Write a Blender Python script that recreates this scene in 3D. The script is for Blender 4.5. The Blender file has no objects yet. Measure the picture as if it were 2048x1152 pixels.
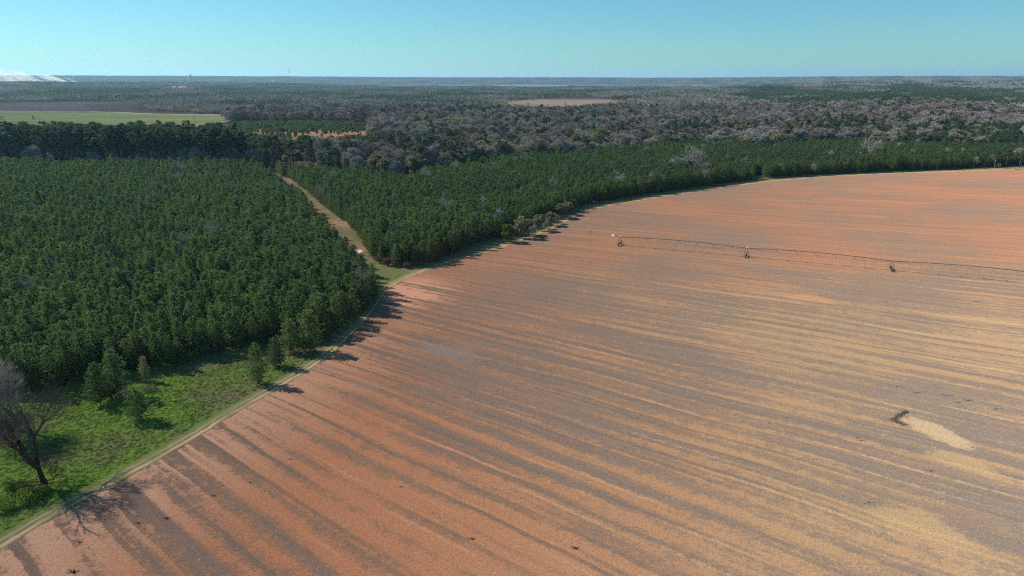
import bpy, math
import numpy as np
from mathutils import Vector
R_ = math.radians
rng = np.random.default_rng(7)
SC = bpy.context.scene
COL = SC.collection

# ------------------------------------------------------------------ camera, sky, sun, exposure
FPX, PITCH, CAMH = 1365.0, math.atan((576 - 156) / 1365.0), 73.0
cam_d = bpy.data.cameras.new('camera'); cam = bpy.data.objects.new('camera', cam_d); COL.objects.link(cam)
cam_d.sensor_width = 36.0; cam_d.lens = FPX / 2048 * 36.0
cam_d.clip_start = 0.5; cam_d.clip_end = 80000
cam.location = (0, 0, CAMH); cam.rotation_euler = (math.pi / 2 - PITCH, 0, 0)
SC.camera = cam

SUN_EL, SHADOW_AZ = R_(40.0), R_(-21.0)          # the shadows point along SHADOW_AZ on the ground
sdir = Vector((math.cos(SHADOW_AZ) * math.cos(SUN_EL), math.sin(SHADOW_AZ) * math.cos(SUN_EL), -math.sin(SUN_EL)))
world = bpy.data.worlds.new('World'); SC.world = world; world.use_nodes = True
wn = world.node_tree; wn.nodes.clear()
sky = wn.nodes.new('ShaderNodeTexSky'); sky.sky_type = 'NISHITA'; sky.sun_disc = False
sky.sun_elevation = SUN_EL; sky.sun_rotation = math.atan2(-sdir.x, -sdir.y) % (2 * math.pi)
sky.air_density = 1.0; sky.dust_density = 0.2; sky.ozone_density = 2.0; sky.altitude = 100
tint = wn.nodes.new('ShaderNodeMixRGB'); tint.blend_type = 'MULTIPLY'; tint.inputs[0].default_value = 1.0
tint.inputs[2].default_value = (0.49, 0.925, 1.09, 1)
bg = wn.nodes.new('ShaderNodeBackground'); bg.inputs[1].default_value = 0.052
wo = wn.nodes.new('ShaderNodeOutputWorld')
wn.links.new(sky.outputs[0], tint.inputs[1]); wn.links.new(tint.outputs[0], bg.inputs[0]); wn.links.new(bg.outputs[0], wo.inputs[0])
sun_d = bpy.data.lights.new('sun', 'SUN'); sun_d.energy = 5.0; sun_d.angle = R_(0.53); sun_d.color = (1.0, 0.93, 0.82)
sun = bpy.data.objects.new('sun', sun_d); COL.objects.link(sun)
sun.rotation_euler = sdir.to_track_quat('-Z', 'Y').to_euler(); sun.location = (-60, 40, 120)
vs = SC.view_settings; vs.view_transform = 'Standard'; vs.look = 'None'; vs.exposure = 1.0; vs.gamma = 1.0; vs.use_curve_mapping = False
SC.cycles.use_denoising = False; SC.cycles.filter_width = 1.2; SC.cycles.denoiser = 'OPENIMAGEDENOISE'; SC.cycles.denoising_prefilter = 'ACCURATE'
SC.cycles.max_bounces = 5; SC.cycles.diffuse_bounces = 2; SC.cycles.glossy_bounces = 1; SC.cycles.transmission_bounces = 2
SC.cycles.volume_bounces = 0; SC.cycles.transparent_max_bounces = 6

# ------------------------------------------------------------------ pixel -> ground, and back
def g(x, y, z=0.0):
    v = (y - 576) / FPX; u = (x - 1024) / FPX
    d = math.sin(PITCH) + v * math.cos(PITCH); f = math.cos(PITCH) - v * math.sin(PITCH); t = (CAMH - z) / d
    return np.array((u * t, f * t))
def proj(x, y, z):
    dz = np.asarray(z) - CAMH
    dep = y * math.cos(PITCH) - dz * math.sin(PITCH)
    up = y * math.sin(PITCH) + dz * math.cos(PITCH)
    dep = np.maximum(dep, 1e-3)
    return 1024 + FPX * x / dep, 576 - FPX * up / dep
def inpoly(px, py, poly):
    px = np.asarray(px); py = np.asarray(py); c = np.zeros(px.shape, bool); n = len(poly)
    for i in range(n):
        x1, y1 = poly[i][:2]; x2, y2 = poly[(i + 1) % n][:2]
        if y1 == y2: continue
        m = ((y1 > py) != (y2 > py)) & (px < (x2 - x1) * (py - y1) / (y2 - y1) + x1)
        c ^= m
    return c
def sstep(a, b, x):
    t = np.clip((np.asarray(x, float) - a) / (b - a), 0, 1); return t * t * (3 - 2 * t)
class SN:                                        # smooth noise from sines, about -1..1
    def __init__(s, wl, seed, n=9):
        r = np.random.default_rng(seed); a = r.uniform(0, 2 * np.pi, n); k = 2 * np.pi / (wl * r.uniform(0.6, 1.7, n))
        s.kx = np.cos(a) * k; s.ky = np.sin(a) * k; s.p = r.uniform(0, 6.28, n); s.n = n
    def __call__(s, x, y):
        x = np.asarray(x, float); y = np.asarray(y, float); o = 0
        for i in range(s.n): o = o + np.sin(s.kx[i] * x + s.ky[i] * y + s.p[i])
        return o / math.sqrt(s.n) / 1.1
n_a, n_b, n_c = SN(2600, 1), SN(900, 2), SN(4200, 3)
HILLS = [(260, 1180, 190, -3), (760, 1300, 200, 12), (950, 1650, 300, 14), (60, 1450, 160, -4), (1300, 1500, 260, 10), (-760, 2200, 220, 9), (1250, 2300, 300, 12)]
def terrain(x, y):
    x = np.asarray(x, float); y = np.asarray(y, float)
    r = np.hypot(x, y); u = x / np.maximum(np.abs(y), 1.0); u = np.where(y > 0, u, 0)
    left = 1 - sstep(-0.42, -0.12, u); right = sstep(0.22, 0.62, u); mid = (1 - left) * (1 - right)
    bump = lambda c, w: np.exp(-((r - c) / w) ** 2)
    h = sstep(2500, 4200, r) * (11 * n_a(x, y) + 4 * n_b(x, y)) * (1 - 0.55 * mid)
    h = h + left * (26 * bump(6000, 850) + 8 * bump(4300, 500) - 12 * bump(8200, 1200))
    h = h + right * (44 * bump(5600, 1100) + 34 * bump(8600, 1300) + 14 * bump(3700, 500))
    h = h - mid * sstep(3200, 6400, r) * (1 - sstep(10600, 12200, r)) * 20
    h = h - mid * sstep(7400, 8000, r) * (1 - sstep(10400, 11200, r)) * 14
    for cx, cy, w_, a_ in HILLS: h = h + a_ * np.exp(-((x - cx) ** 2 + (y - cy) ** 2) / w_ ** 2)
    far = 62 + 24 * left + 18 * right + 4.5 * n_c(x, y) + 2 * n_b(x, y)
    h = h * (1 - sstep(10800, 13600, r)) + sstep(10800, 13600, r) * far
    return h

# ------------------------------------------------------------------ mesh helpers
def mk_mesh(name, verts, faces, mats, midx=None):
    """faces: list of int arrays (n,3) or (n,4)"""
    verts = np.asarray(verts, np.float32).reshape(-1, 3)
    fl = [np.asarray(f, np.int32) for f in faces if len(f)]
    loops = np.concatenate([f.ravel() for f in fl]); tot = np.concatenate([np.full(len(f), f.shape[1], np.int32) for f in fl])
    st = np.concatenate([[0], np.cumsum(tot)[:-1]]).astype(np.int32)
    me = bpy.data.meshes.new(name)
    me.vertices.add(len(verts)); me.vertices.foreach_set('co', verts.ravel())
    me.loops.add(len(loops)); me.loops.foreach_set('vertex_index', loops)
    me.polygons.add(len(tot)); me.polygons.foreach_set('loop_start', st); me.polygons.foreach_set('loop_total', tot)
    for m in mats: me.materials.append(m)
    if midx is not None: me.polygons.foreach_set('material_index', np.asarray(midx, np.int32))
    me.update(calc_edges=True); me.validate()
    return me
class Geo:
    def __init__(s): s.v = []; s.q = []; s.t = []; s.n = 0; s.qm = []; s.tm = []
    def add(s, v, f, m=0):
        v = np.asarray(v, float).reshape(-1, 3); f = np.asarray(f, int)
        if f.shape[1] == 4: s.q.append(f + s.n); s.qm.append(np.full(len(f), m))
        else: s.t.append(f + s.n); s.tm.append(np.full(len(f), m))
        s.v.append(v); s.n += len(v); return s
    def join(s, o, m=0, off=(0, 0, 0), sc=(1, 1, 1), rz=0):
        v = np.concatenate(o.v) * np.asarray(sc); c, sn = math.cos(rz), math.sin(rz)
        v = np.stack([v[:, 0] * c - v[:, 1] * sn, v[:, 0] * sn + v[:, 1] * c, v[:, 2]], 1) + np.asarray(off)
        for f in o.q: s.q.append(f + s.n); s.qm.append(np.full(len(f), m))
        for f in o.t: s.t.append(f + s.n); s.tm.append(np.full(len(f), m))
        s.v.append(v); s.n += len(v); return s
    def tube(s, p0, p1, r0, r1, sides=5, m=0, cap=False):
        p0 = np.atleast_2d(p0).astype(float); p1 = np.atleast_2d(p1).astype(float)
        r0 = np.broadcast_to(np.asarray(r0, float), (len(p0),)); r1 = np.broadcast_to(np.asarray(r1, float), (len(p0),))
        d = p1 - p0; d /= np.maximum(np.linalg.norm(d, axis=1, keepdims=True), 1e-9)
        ref = np.where(np.abs(d[:, 2:3]) > 0.9, np.array([[1.0, 0, 0]]), np.array([[0, 0, 1.0]]))
        a = np.cross(d, ref); a /= np.maximum(np.linalg.norm(a, axis=1, keepdims=True), 1e-9); b = np.cross(d, a)
        th = np.arange(sides) * 2 * np.pi / sides
        ring = a[:, None, :] * np.cos(th)[None, :, None] + b[:, None, :] * np.sin(th)[None, :, None]
        v = np.concatenate([p0[:, None] + ring * r0[:, None, None], p1[:, None] + ring * r1[:, None, None]], 1)
        k = np.arange(sides); kn = (k + 1) % sides
        f = np.stack([k, kn, kn + sides, k + sides], 1)
        f = (f[None] + (np.arange(len(p0)) * 2 * sides)[:, None, None]).reshape(-1, 4)
        s.add(v, f, m)
        if cap:
            for i in range(len(p0)):
                base = s.n - len(p0) * 2 * sides + i * 2 * sides
                for o in (0, sides):
                    t = np.array([[base + o, base + o + j, base + o + j + 1] for j in range(1, sides - 1)]); s.t.append(t); s.tm.append(np.full(len(t), m))
        return s
    def box(s, c, size, ax=None, m=0):
        c = np.asarray(c, float); h = np.asarray(size, float) / 2
        A = np.eye(3) if ax is None else np.asarray(ax, float)
        pts = np.array([[x, y, z] for x in (-1, 1) for y in (-1, 1) for z in (-1, 1)]) * h
        s.add(c + pts @ A, [[0, 1, 3, 2], [4, 6, 7, 5], [0, 4, 5, 1], [2, 3, 7, 6], [0, 2, 6, 4], [1, 5, 7, 3]], m); return s
    def blades(s, p, d, ln, w, spread=0.8, m=0, r=rng):
        """thin triangles growing from p roughly along d"""
        p = np.asarray(p, float); n = len(p)
        dd = np.asarray(d, float) + r.normal(0, spread, (n, 3)); dd /= np.maximum(np.linalg.norm(dd, axis=1, keepdims=True), 1e-9)
        sd = np.cross(dd, r.normal(0, 1, (n, 3))); sd /= np.maximum(np.linalg.norm(sd, axis=1, keepdims=True), 1e-9)
        ln = np.broadcast_to(np.asarray(ln, float), (n,))[:, None] * r.uniform(0.7, 1.3, (n, 1)); w = np.broadcast_to(np.asarray(w, float), (n,))[:, None]
        v = np.stack([p - sd * w, p + sd * w, p + dd * ln], 1)
        s.add(v, np.arange(n * 3).reshape(-1, 3), m); return s
    def leaves(s, p, size, up=0.4, m=0, r=rng):
        """small bent quads facing every way"""
        p = np.asarray(p, float); n = len(p)
        a = r.normal(0, 1, (n, 3)); a /= np.linalg.norm(a, axis=1, keepdims=True)
        b = np.cross(a, r.normal(0, 1, (n, 3)) + np.array([0, 0, up])); b /= np.maximum(np.linalg.norm(b, axis=1, keepdims=True), 1e-9)
        sz = np.broadcast_to(np.asarray(size, float), (n,))[:, None] * r.uniform(0.6, 1.3, (n, 1))
        v = np.stack([p - a * sz * .6, p + b * sz * .45, p + a * sz * .6 + np.cross(a, b) * sz * .2, p - b * sz * .45], 1)
        s.add(v, np.arange(n * 4).reshape(-1, 4), m); return s
    def mesh(s, name, mats):
        fs, mi = [], []
        if s.q: fs.append(np.concatenate(s.q)); mi.append(np.concatenate(s.qm))
        if s.t: fs.append(np.concatenate(s.t)); mi.append(np.concatenate(s.tm))
        return mk_mesh(name, np.concatenate(s.v), fs, mats, np.concatenate(mi))
def link(name, me, parent=None, loc=(0, 0, 0)):
    o = bpy.data.objects.new(name, me); COL.objects.link(o); o.location = loc
    if parent is not None: o.parent = parent
    return o
def tag(o, label=None, cat=None, group=None, kind=None):
    if label: o['label'] = label
    if cat: o['category'] = cat
    if group: o['group'] = group
    if kind: o['kind'] = kind
    return o
def empty(name, loc=(0, 0, 0), rz=0, sc=1.0):
    o = bpy.data.objects.new(name, None); COL.objects.link(o); o.location = loc; o.rotation_euler = (0, 0, rz)
    o.scale = (sc,) * 3 if np.isscalar(sc) else sc; o.empty_display_size = 0.5
    return o
def sheet(name, poly, z, mat, kind='structure'):
    import bmesh
    bm = bmesh.new(); vs_ = [bm.verts.new((p[0], p[1], z)) for p in poly]; f = bm.faces.new(vs_)
    if f.normal.z < 0: f.normal_flip()
    bmesh.ops.triangulate(bm, faces=[f]); bm.normal_update()
    for f in bm.faces:
        if f.normal.z < 0: f.normal_flip()
    me = bpy.data.meshes.new(name); bm.to_mesh(me); bm.free(); me.materials.append(mat)
    return tag(link(name, me), kind=kind)

# ------------------------------------------------------------------ node helpers
class NT:
    def __init__(s, name):
        s.mat = bpy.data.materials.new(name); s.mat.use_nodes = True; s.t = s.mat.node_tree; s.t.nodes.clear()
        s.out = s.t.nodes.new('ShaderNodeOutputMaterial')
    def n(s, typ, **kw):
        nd = s.t.nodes.new(typ)
        for k, v in kw.items(): setattr(nd, k, v)
        return nd
    def put(s, sock, v):
        if v is None: return
        if isinstance(v, bpy.types.NodeSocket): s.t.links.new(v, sock)
        elif isinstance(v, (tuple, list)) and len(v) == 3 and sock.type == 'RGBA': sock.default_value = (*v, 1)
        else: sock.default_value = v
    def m(s, op, a, b=None, c=None, clamp=False):
        nd = s.n('ShaderNodeMath', operation=op, use_clamp=clamp)
        for i, v in enumerate((a, b, c)): s.put(nd.inputs[i], v)
        return nd.outputs[0]
    def pos(s):
        ge = s.n('ShaderNodeNewGeometry'); sp = s.n('ShaderNodeSeparateXYZ'); s.t.links.new(ge.outputs['Position'], sp.inputs[0])
        return ge.outputs['Position'], sp.outputs[0], sp.outputs[1], sp.outputs[2]
    def xyz(s, x, y, z=0.0):
        nd = s.n('ShaderNodeCombineXYZ'); s.put(nd.inputs[0], x); s.put(nd.inputs[1], y); s.put(nd.inputs[2], z); return nd.outputs[0]
    def noise(s, vec, scale, detail=3.0, rough=0.55, dist=0.0):
        nd = s.n('ShaderNodeTexNoise'); s.put(nd.inputs['Vector'], vec); s.put(nd.inputs['Scale'], scale); nd.inputs['Detail'].default_value = detail
        nd.inputs['Roughness'].default_value = rough; nd.inputs['Distortion'].default_value = dist; return nd.outputs['Fac']
    def ss(s, a, b, v):
        nd = s.n('ShaderNodeMapRange', interpolation_type='SMOOTHSTEP'); s.put(nd.inputs[0], v); s.put(nd.inputs[1], a); s.put(nd.inputs[2], b)
        nd.inputs[3].default_value = 0.0; nd.inputs[4].default_value = 1.0; return nd.outputs[0]
    def mix(s, f, a, b, bt='MIX'):
        nd = s.n('ShaderNodeMixRGB', blend_type=bt); s.put(nd.inputs[0], f); s.put(nd.inputs[1], a); s.put(nd.inputs[2], b); return nd.outputs[0]
    def ramp(s, f, stops):
        nd = s.n('ShaderNodeValToRGB'); e = nd.color_ramp.elements
        while len(e) < len(stops): e.new(0.5)
        for i, (p, c) in enumerate(stops): e[i].position = p; e[i].color = (*c, 1)
        s.put(nd.inputs[0], f); return nd.outputs[0]
    def bump(s, h, strength, dist):
        nd = s.n('ShaderNodeBump'); nd.inputs['Strength'].default_value = strength; nd.inputs['Distance'].default_value = dist
        s.put(nd.inputs['Height'], h); return nd.outputs[0]
    def diffuse(s, col, normal=None, rough=0.9, trans=0.0, spec=None):
        d = s.n('ShaderNodeBsdfDiffuse'); s.put(d.inputs[0], col); d.inputs[1].default_value = rough; s.put(d.inputs['Normal'], normal)
        o = d.outputs[0]
        if trans:
            t = s.n('ShaderNodeBsdfTranslucent'); s.put(t.inputs[0], col); mx = s.n('ShaderNodeMixShader'); mx.inputs[0].default_value = trans
            s.t.links.new(o, mx.inputs[1]); s.t.links.new(t.outputs[0], mx.inputs[2]); o = mx.outputs[0]
        if spec:
            gl = s.n('ShaderNodeBsdfGlossy'); gl.inputs['Roughness'].default_value = spec[1]; mx = s.n('ShaderNodeMixShader'); mx.inputs[0].default_value = spec[0]
            s.t.links.new(o, mx.inputs[1]); s.t.links.new(gl.outputs[0], mx.inputs[2]); o = mx.outputs[0]
        s.t.links.new(o, s.out.inputs[0]); return s.mat
def foliage(name, c0, c1, c2, trans=0.25, spec=None, nscale=0.5):
    k = NT(name); oi = k.n('ShaderNodeObjectInfo'); P, x, y, z = k.pos()
    nz = k.noise(P, nscale, 2.0)
    big = k.noise(P, 0.02, 2.0)
    f = k.m('ADD', k.m('MULTIPLY', oi.outputs['Random'], 0.5), k.m('ADD', k.m('MULTIPLY', k.m('SUBTRACT', nz, 0.5), 0.9), k.m('MULTIPLY', k.m('SUBTRACT', big, 0.25), 0.55)))
    return k.diffuse(k.ramp(f, [(0.05, c0), (0.5, c1), (0.95, c2)]), trans=trans, spec=spec)
def plain(name, col, var=0.25, scale=1.0, rough=0.9, spec=None, trans=0):
    k = NT(name); P, x, y, z = k.pos(); nz = k.noise(P, scale, 3.0)
    lo = tuple(c * (1 - var) for c in col); hi = tuple(min(1, c * (1 + var)) for c in col)
    return k.diffuse(k.ramp(nz, [(0.25, lo), (0.75, hi)]), rough=rough, spec=spec, trans=trans)

M_young = foliage('young_pine_needles', (.052, .098, .034), (.098, .168, .048), (.175, .245, .066), trans=.4, spec=(.03, .5))
M_tall = foliage('old_pine_needles', (.052, .086, .050), (.092, .136, .070), (.150, .190, .094), trans=.35)
M_olive = foliage('olive_leaves', (.14, .155, .075), (.22, .225, .12), (.31, .295, .17), trans=.35)
M_gbush = foliage('fresh_leaves', (.07, .13, .026), (.115, .19, .036), (.17, .24, .055), trans=.3)
M_twig = foliage('bare_twigs', (.27, .245, .23), (.40, .365, .343), (.52, .48, .45), trans=0)
M_twigd = foliage('dark_twigs', (.07, .06, .053), (.11, .095, .085), (.16, .14, .125), trans=0)
M_twigb = foliage('brown_twigs', (.20, .165, .14), (.29, .245, .21), (.38, .33, .29), trans=0)
M_twigg = foliage('grey_twigs', (.085, .078, .074), (.13, .12, .113), (.19, .175, .165), trans=0)
M_sage = foliage('sage_leaves', (.16, .172, .12), (.25, .26, .19), (.35, .355, .27), trans=.3)
M_pale = foliage('pale_twigs', (.26, .25, .235), (.38, .36, .34), (.5, .475, .45), trans=0)
M_brownl = foliage('dry_leaves', (.10, .065, .04), (.15, .10, .06), (.21, .15, .09), trans=.2)
M_yellow = foliage('yellow_needles', (.07, .085, .02), (.11, .12, .03), (.16, .16, .05), trans=.25)
M_bark = plain('pine_bark', (.085, .065, .052), .35, 3)
M_barkt = plain('old_pine_bark', (.28, .235, .20), .3, 1)
M_barkg = plain('grey_bark', (.13, .115, .105), .35, 2)
M_barkd = plain('dark_bark', (.050, .042, .036), .4, 2)

# ------------------------------------------------------------------ tree builders (trunk geo, crown geo), heights in metres
def young_pine(seed, H=9.5, rad=1.9, low=0.10, dens=1.0, bl=(.50, .085, 6), gap=1.0):
    r = np.random.default_rng(seed); T = Geo(); C = Geo()
    zs = np.linspace(0, H, 6); bend = np.cumsum(r.normal(0, .05, (6, 2)), 0); tp = np.column_stack([bend - bend[0], zs])
    rr = np.linspace(.13, .02, 6); T.tube(tp[:-1], tp[1:], rr[:-1], rr[1:], 6)
    tr = lambda z: np.array([np.interp(z, zs, tp[:, 0]), np.interp(z, zs, tp[:, 1]), z])
    z = low * H; P, D = [], []
    while z < H * .985:
        h = z / H; prof = rad * min(1.0, (1 - h) ** .6 * 1.22) * min(1, .55 + 1.8 * (h - low + .08))
        nb = int(r.integers(4, 7)); a0 = r.uniform(0, 6.28)
        for k in range(nb):
            a = a0 + k * 6.28 / nb + r.normal(0, .25); L = max(.18, prof * r.uniform(.65, 1.2)); rise = r.uniform(.15, .55) + .5 * h
            o = tr(z); d = np.array([math.cos(a), math.sin(a), rise]); e = o + d * np.array([L, L, L * .75])
            T.tube(o[None], e[None], .03 * (1 - h) + .012, .008, 3)
            n = max(3, int(L / .30 * dens))
            for t in np.linspace(.28, 1.02, n):
                q = o + (e - o) * t
                sp = .16 + .22 * (1 - abs(t - .65)) * L / 2
                c = q + r.normal(0, sp, 3) * np.array([1, 1, .6])
                P.append(c); D.append(d * .6 + np.array([0, 0, .7]))
        z += H * r.uniform(.04, .062) * gap
    P = np.array(P); D = np.array(D)
    for j in range(bl[2]):
        C.blades(P, D, bl[0], bl[1], .8, r=r)
    return T, C
def tall_pine(seed, H=28.0, cb=0.5, rad=3.6):
    r = np.random.default_rng(seed); T = Geo(); C = Geo(); n = 8
    zs = np.linspace(0, H * .97, n); bend = np.cumsum(r.normal(0, .16, (n, 2)), 0); tp = np.column_stack([bend - bend[0], zs])
    rr = np.linspace(.26, .06, n); T.tube(tp[:-1], tp[1:], rr[:-1], rr[1:], 6)
    P = []
    for i in range(int(r.integers(22, 28))):
        h = r.uniform(cb, 1) if i else .99; z = h * H; t = (h - cb) / (1 - cb)
        L = rad * (1.05 - .75 * t ** 1.6) * r.uniform(.5, 1.1) * (.6 + .6 * min(1, t * 3)); a = r.uniform(0, 6.28)
        o = np.array([np.interp(z, zs, tp[:, 0]), np.interp(z, zs, tp[:, 1]), min(z, H * .97)])
        e = o + np.array([math.cos(a) * L, math.sin(a) * L, L * r.uniform(.05, .45)])
        T.tube(o[None], e[None], .09, .03, 3)
        m = int(60 * r.uniform(.7, 1.2)); q = r.normal(0, 1, (m, 3)); q /= np.linalg.norm(q, axis=1, keepdims=True); q *= r.uniform(.3, 1, (m, 1)) ** .5
        P.append(e * .8 + o * .2 + q * np.array([1.25, 1.25, .75]) * r.uniform(.8, 1.25))
    for i in range(7):                                     # dead stubs below the crown
        z = r.uniform(.25, cb) * H; a = r.uniform(0, 6.28); o = np.array([np.interp(z, zs, tp[:, 0]), np.interp(z, zs, tp[:, 1]), z])
        T.tube(o[None], (o + np.array([math.cos(a), math.sin(a), .2]) * r.uniform(.6, 1.8))[None], .05, .02, 3)
    P = np.concatenate(P); C.leaves(P, .62, r=r); C.blades(P, np.tile([0, 0, .6], (len(P), 1)), .8, .12, .8, r=r)
    return T, C
def leafy(seed, H=15.0, rad=5.0, nl=26, per=75, leaf=.75, cb=.22):
    r = np.random.default_rng(seed); T = Geo(); C = Geo()
    top = np.array([r.normal(0, .5), r.normal(0, .5), H * .45]); T.tube([[0, 0, 0]], [top], .3 * H / 15, .18 * H / 15, 6)
    P = []
    for i in range(nl):
        q = r.normal(0, 1, 3); q /= np.linalg.norm(q); q[2] = abs(q[2]) * 1.0 - .25
        c = np.array([q[0] * rad * .72, q[1] * rad * .72, H * (cb + (1 - cb) * .45) + q[2] * H * (1 - cb) * .46]) * r.uniform(.85, 1.08)
        T.tube([top * r.uniform(.7, 1)], [c], .09, .03, 3)
        s = rad * r.uniform(.26, .42); m = per; w = r.normal(0, 1, (m, 3)); w /= np.linalg.norm(w, axis=1, keepdims=True); w *= r.uniform(.45, 1, (m, 1))
        P.append(c + w * np.array([s, s, s * .8]))
    C.leaves(np.concatenate(P), leaf, r=r)
    return T, C
def bare(seed, H=17.0, levels=5, r0=.34, spread=.62, up=.22, kids=(3, 4), twig=.02, twigs=4, lean=(0, 0), sides=5, fork=.32, seg=3, tw_w=None, droop=0.0):
    r = np.random.default_rng(seed); segs = {}; tips = []
    def br(p, d, L, rad, lv):
        pts = [p]
        for i in range(seg):
            d = d + r.normal(0, .13, 3) + np.array([0, 0, up * .25 if lv else .0]) - np.array([0, 0, droop * lv * .06]); d = d / np.linalg.norm(d); pts.append(pts[-1] + d * L / seg)
        r1 = max(rad * .62, twig)
        for i in range(seg):
            a, b = rad + (r1 - rad) * i / seg, rad + (r1 - rad) * (i + 1) / seg
            segs.setdefault(lv, []).append((pts[i], pts[i + 1], a, b))
        if lv == levels: tips.append((pts[-1], d, L)); tips.append((pts[-2], d, L)); return
        nk = int(r.integers(kids[0], kids[1] + 1))
        for k in range(nk):
            t = 1.0 if k == 0 else r.uniform(.35, 1.0); i = min(seg - 1, int(t * seg)); f = t * seg - i; q = pts[i] + (pts[i + 1] - pts[i]) * f
            sp = spread * (.45 if k == 0 else 1) * r.uniform(.7, 1.3); v = np.cross(d, r.normal(0, 1, 3)); v /= np.linalg.norm(v)
            nd = d * math.cos(sp) + v * math.sin(sp) + np.array([0, 0, up * .5]); nd /= np.linalg.norm(nd)
            br(q, nd, L * r.uniform(.62, .86), max(rad * r.uniform(.5, .68), twig), lv + 1)
    d0 = np.array([lean[0], lean[1], 1.0]); d0 /= np.linalg.norm(d0)
    br(np.zeros(3), d0, H * fork, r0, 0)
    T = Geo(); C = Geo()
    for lv, L in segs.items():
        a = np.array([x[0] for x in L]); b = np.array([x[1] for x in L]); ra = np.array([x[2] for x in L]); rb = np.array([x[3] for x in L])
        G = T if lv < max(2, levels - 2) else C
        G.tube(a, b, ra, rb, max(3, sides + 1 - lv) if lv < 3 else 3)
    p = np.array([t[0] for t in tips]); d = np.array([t[1] for t in tips]); ln = np.array([t[2] for t in tips])
    for j in range(twigs): C.blades(p, d, ln * 1.1, tw_w or twig * .9, .55, r=r)
    return T, C, max(t[0][2] for t in tips)
def winter(seed, H=18.0, rad=5.8, nl=34, per=72, cb=.25):
    """a big leafless crown of twig masses on real limbs"""
    r = np.random.default_rng(seed); T = Geo(); C = Geo()
    top = np.array([r.normal(0, .6), r.normal(0, .6), H * .4]); T.tube([[0, 0, 0]], [top], .38, .24, 6); P, D = [], []
    for i in range(nl):
        q = r.normal(0, 1, 3); q /= np.linalg.norm(q); q[2] = abs(q[2]) * 1.15 - .3
        c = np.array([q[0] * rad * .7, q[1] * rad * .7, H * (cb + (1 - cb) * .42) + q[2] * H * (1 - cb) * .46]) * r.uniform(.8, 1.1)
        mid = top * .9 + (c - top) * .5 + r.normal(0, .4, 3); T.tube([top * r.uniform(.6, 1)], [mid], .17, .10, 4); T.tube([mid], [c], .10, .05, 3)
        m = per; w = r.normal(0, 1, (m, 3)); w /= np.linalg.norm(w, axis=1, keepdims=True); sz = rad * r.uniform(.26, .40)
        P.append(c + w * sz * r.uniform(.1, .8, (m, 1))); D.append(w + np.array([0, 0, .45]) + .4 * (c - top) / np.linalg.norm(c - top))
    P = np.concatenate(P); D = np.concatenate(D)
    C.leaves(P[r.uniform(0, 1, len(P)) < .6] * 1.0, .85, r=r)
    C.blades(P, D, 1.7, .11, .25, r=r); C.blades(P, D, 1.3, .09, .6, r=r)
    return T, C
def shrub(seed, H=2.5, rad=1.8, n=900, leaf=.28, mat_twig=True):
    r = np.random.default_rng(seed); T = Geo(); C = Geo()
    k = 14; a = r.uniform(0, 6.28, k); e = np.column_stack([np.cos(a) * rad * r.uniform(.2, .8, k), np.sin(a) * rad * r.uniform(.2, .8, k), H * r.uniform(.5, .85, k)])
    T.tube(np.zeros((k, 3)) + r.normal(0, .1, (k, 3)) * [1, 1, 0], e, .05, .02, 3)
    c = e[r.integers(0, k, n)] + r.normal(0, 1, (n, 3)) * np.array([rad * .28, rad * .28, H * .18]); c[:, 2] = np.clip(c[:, 2], .08, None)
    C.leaves(c, leaf, r=r)
    return T, C
class Kind:
    """a family of look-alike trees: meshes for trunk, crown and the two joined"""
    def __init__(s, name, geos, mt, mcs):
        s.name = name; s.tr, s.cr, s.jo = [], [], []
        for i, gg in enumerate(geos):
            T, C = gg[0], gg[1]; mc = mcs[i % len(mcs)] if isinstance(mcs, list) else mcs
            s.tr.append(T.mesh(name + '_trunk', [mt])); s.cr.append(C.mesh(name + '_crown', [mc]))
            J = Geo().join(T, 0).join(C, 1); s.jo.append(J.mesh(name + '_tree', [mt, mc]))
    def put(s, name, label, cat, group, loc, rz, sc, var=0, crown='crown'):
        e = tag(empty(name, loc, rz, sc), label, cat, group)
        link('trunk', s.tr[var % len(s.tr)], e); link(crown, s.cr[var % len(s.cr)], e)
        return e
_src_n = [0]
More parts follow.
